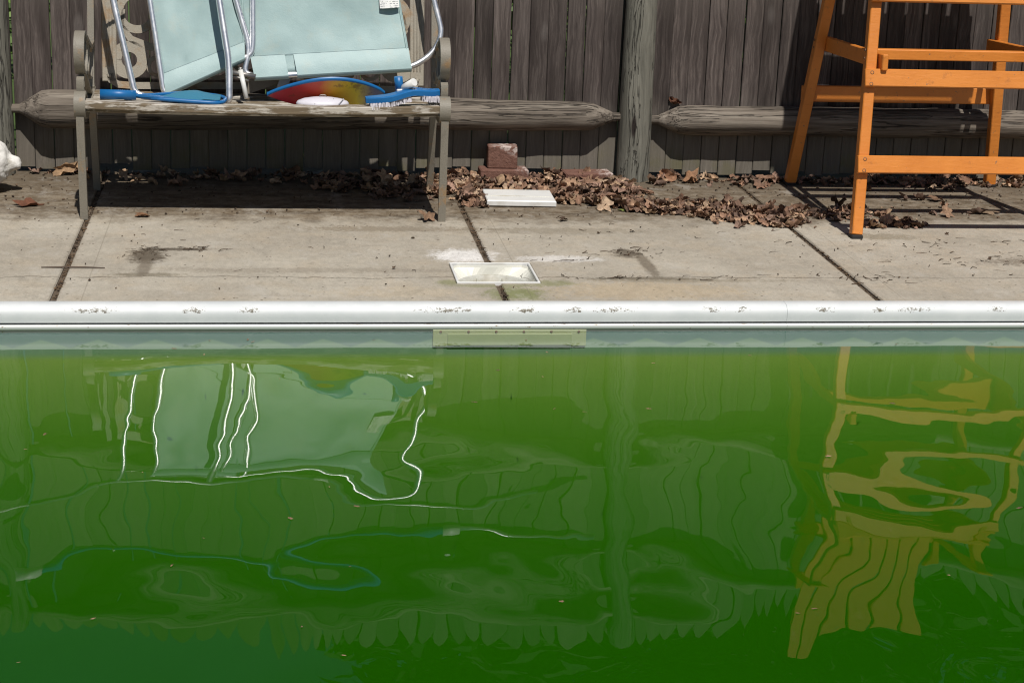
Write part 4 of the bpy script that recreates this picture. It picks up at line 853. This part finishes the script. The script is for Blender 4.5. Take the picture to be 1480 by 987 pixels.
for jx_ in (-1.393, -.012, 1.195):
    for k in range(130):
        y = rg.uniform(.01, 1.9)
        if jx_ == -.012 and .25 < y < .525: continue
        crumb(jx_ + rg.gauss(0, .006), y, rg.uniform(.006, .025), rg.uniform(.001, .0032), rg.choice([(.09, .065, .04), (.15, .1, .06), (.06, .042, .03), (.2, .13, .075)]), -.006)
for cx_, cy_, sx_, sy_, n_ in ((-1.07, .70, .09, .015, 26), (-1.14, .62, .03, .06, 16), (.53, .67, .07, .03, 26), (.50, .32, .16, .015, 24), (2.0, .55, .2, .05, 40), (1.85, .8, .4, .12, 40), (.23, .56, .06, .01, 8), (1.25, .32, .06, .04, 22), (1.4, .75, .25, .15, 22), (.35, 1.0, .2, .1, 14)):
    for k in range(n_): crumb(rg.gauss(cx_, sx_), rg.gauss(cy_, sy_), rg.uniform(.006, .05), rg.uniform(.0005, .0016), rg.choice([(.05, .035, .022), (.08, .05, .032), (.12, .08, .05)]))
tag(m.build('deck_litter', LEAF, fix=False), 'twigs, crumbs and leaf scraps strewn over the concrete deck', 'litter', kind='stuff')
# a longer twig lying across the left joint
m = MB(); m.tube([(-1.47, .437, .003), (-1.40, .434, .005), (-1.33, .437, .004), (-1.27, .436, .002)], [.0022, .003, .0026, .0015], 6); tag(m.build('twig', M_('dark_twig', (.09, .062, .045), .85, .3, 120)), 'thin straight twig lying across the left slab joint', 'twig')
# scraps floating on the water
rg = random.Random(8); m = MB(); m.cols = []
for k in range(70):
    x = rg.uniform(-2.2, 2.2); y = -.12 - 2.2 * rg.random() ** 1.0; vs, fs = rg.choice(LV); s = rg.uniform(.003, .009); Mx = Matrix.Translation((x, y, WZ + .0015)) @ Matrix.Rotation(rg.uniform(0, 6.28), 4, 'Z') @ Matrix.Diagonal((s, s * rg.uniform(.3, .8), s * .12, 1)); n0 = len(m.v)
    m.add([Mx @ Vector(p) for p in vs], fs, True); m.cols += [(*rg.choice(PAL[:4]), 1)] * len(vs)
tag(m.build('floating_scraps', LEAF, fix=False), 'leaf scraps floating on the green water', 'litter', kind='stuff')

# ------------------------------------------------------------------ greenery behind the fence
def leafball(m, rg, c_, rad, n, s):
    for _ in range(n):
        d = Vector((rg.gauss(0, 1), rg.gauss(0, 1), rg.gauss(0, 1))).normalized() * rg.random() ** .45; p = Vector(c_) + Vector((d.x * rad[0], d.y * rad[1], d.z * rad[2]))
        a = Vector((rg.gauss(0, 1), rg.gauss(0, 1), rg.gauss(0, .6))).normalized(); b = a.orthogonal().normalized(); q = s * rg.uniform(.6, 1.3)
        n0 = len(m.v); m.v += [tuple(p - a * q), tuple(p + b * q * .5), tuple(p + a * q), tuple(p - b * q * .5)]; m.f.append([n0, n0 + 1, n0 + 2, n0 + 3]); m.smooth.append(False); m.mi.append(0); k = rg.random(); m.cols += [(k, k, k, 1)] * 4
BARK = M_('grey_bark', (.09, .07, .055), .9, .3, 20, .01)
FD = mat_foliage('dark_tree_foliage', (.018, .036, .010), (.05, .085, .022)); FL = mat_foliage('bright_shrub_foliage', (.05, .10, .015), (.12, .20, .035))
def tree(label, x, y, h, w, seed, cards=5200, low=.35):
    rg = random.Random(seed); e_ = tag(empty('tree', (x, y, 0)), label, 'tree', 'trees beyond the fence')
    m = MB(); m.tube([(0, 0, -.1), (.03, .02, h * .2), (-.04, .05, h * .45), (.05, 0, h * .8)], [h * .035, h * .028, h * .02, h * .006], 10)
    tips = []
    for k in range(9):
        a = k * 2.4 + rg.uniform(-.3, .3); z0 = h * rg.uniform(.25, .6); e1 = Vector((math.cos(a) * w * .45, math.sin(a) * w * .45, z0 + h * rg.uniform(.08, .22))); m.tube([(0, .03, z0), tuple(e1 * .5 + Vector((0, 0, z0 * .5 + .05))), tuple(e1)], [h * .013, h * .009, h * .003], 7); tips.append(e1)
    m.build('trunk', BARK, e_); m = MB(); m.cols = []
    cl = [t_ for t_ in tips] + [Vector((rg.uniform(-.6, .6) * w, rg.uniform(-.5, .5) * w, h * rg.uniform(low, .95))) for _ in range(26)]
    for c_ in cl: r_ = w * rg.uniform(.18, .34); leafball(m, rg, c_, (r_, r_, r_ * .8), cards // len(cl), .15)
    m.build('crown', FD, e_, fix=False)
tree('dark broad tree behind the fence above the lifeguard chair', 2.9, 6.6, 7.0, 2.3, 1); tree('dark tree behind the fence above the middle post', .9, 7.4, 7.4, 1.9, 2); tree('tall dark tree at the far right behind the fence', 5.6, 7.2, 7.2, 2.3, 3); tree('dark tree standing farther back between the middle trees', 2.0, 10.2, 9.5, 3.0, 4, 6500); tree('dark tree standing farther back at the right', 5.2, 11.0, 9.5, 3.2, 5, 6500)
for i, (x, y, h, w, lb) in enumerate(((-3.4, 4.6, 1.7, 1.1, 'leftmost green shrub behind the fence'), (-1.6, 4.8, 1.6, 1.1, 'green shrub behind the fence at the bench'), (.2, 4.6, 1.8, 1.1, 'green shrub behind the fence at the bricks'), (2.0, 4.8, 1.8, 1.2, 'green shrub behind the fence at the lifeguard chair'), (3.9, 4.6, 1.9, 1.2, 'rightmost green shrub behind the fence'))):
    rg = random.Random(50 + i); e_ = tag(empty('shrub', (x, y, 0)), lb, 'shrub', 'shrubs behind the fence'); m = MB(); m.cols = []
    for k in range(12): leafball(m, rg, (rg.uniform(-w, w) * .8, rg.uniform(-.4, .4), h * rg.uniform(.15, .85)), (.35, .3, .3), 110, .05)
    m.build('crown', FL, e_, fix=False); m = MB()
    for k in range(4): m.tube([(0, 0, -.05), (rg.uniform(-.2, .2), rg.uniform(-.2, .2), h * .4), (rg.uniform(-.6, .6), rg.uniform(-.3, .3), h * .8)], [.03, .02, .006], 6)
    m.build('stem', BARK, e_)
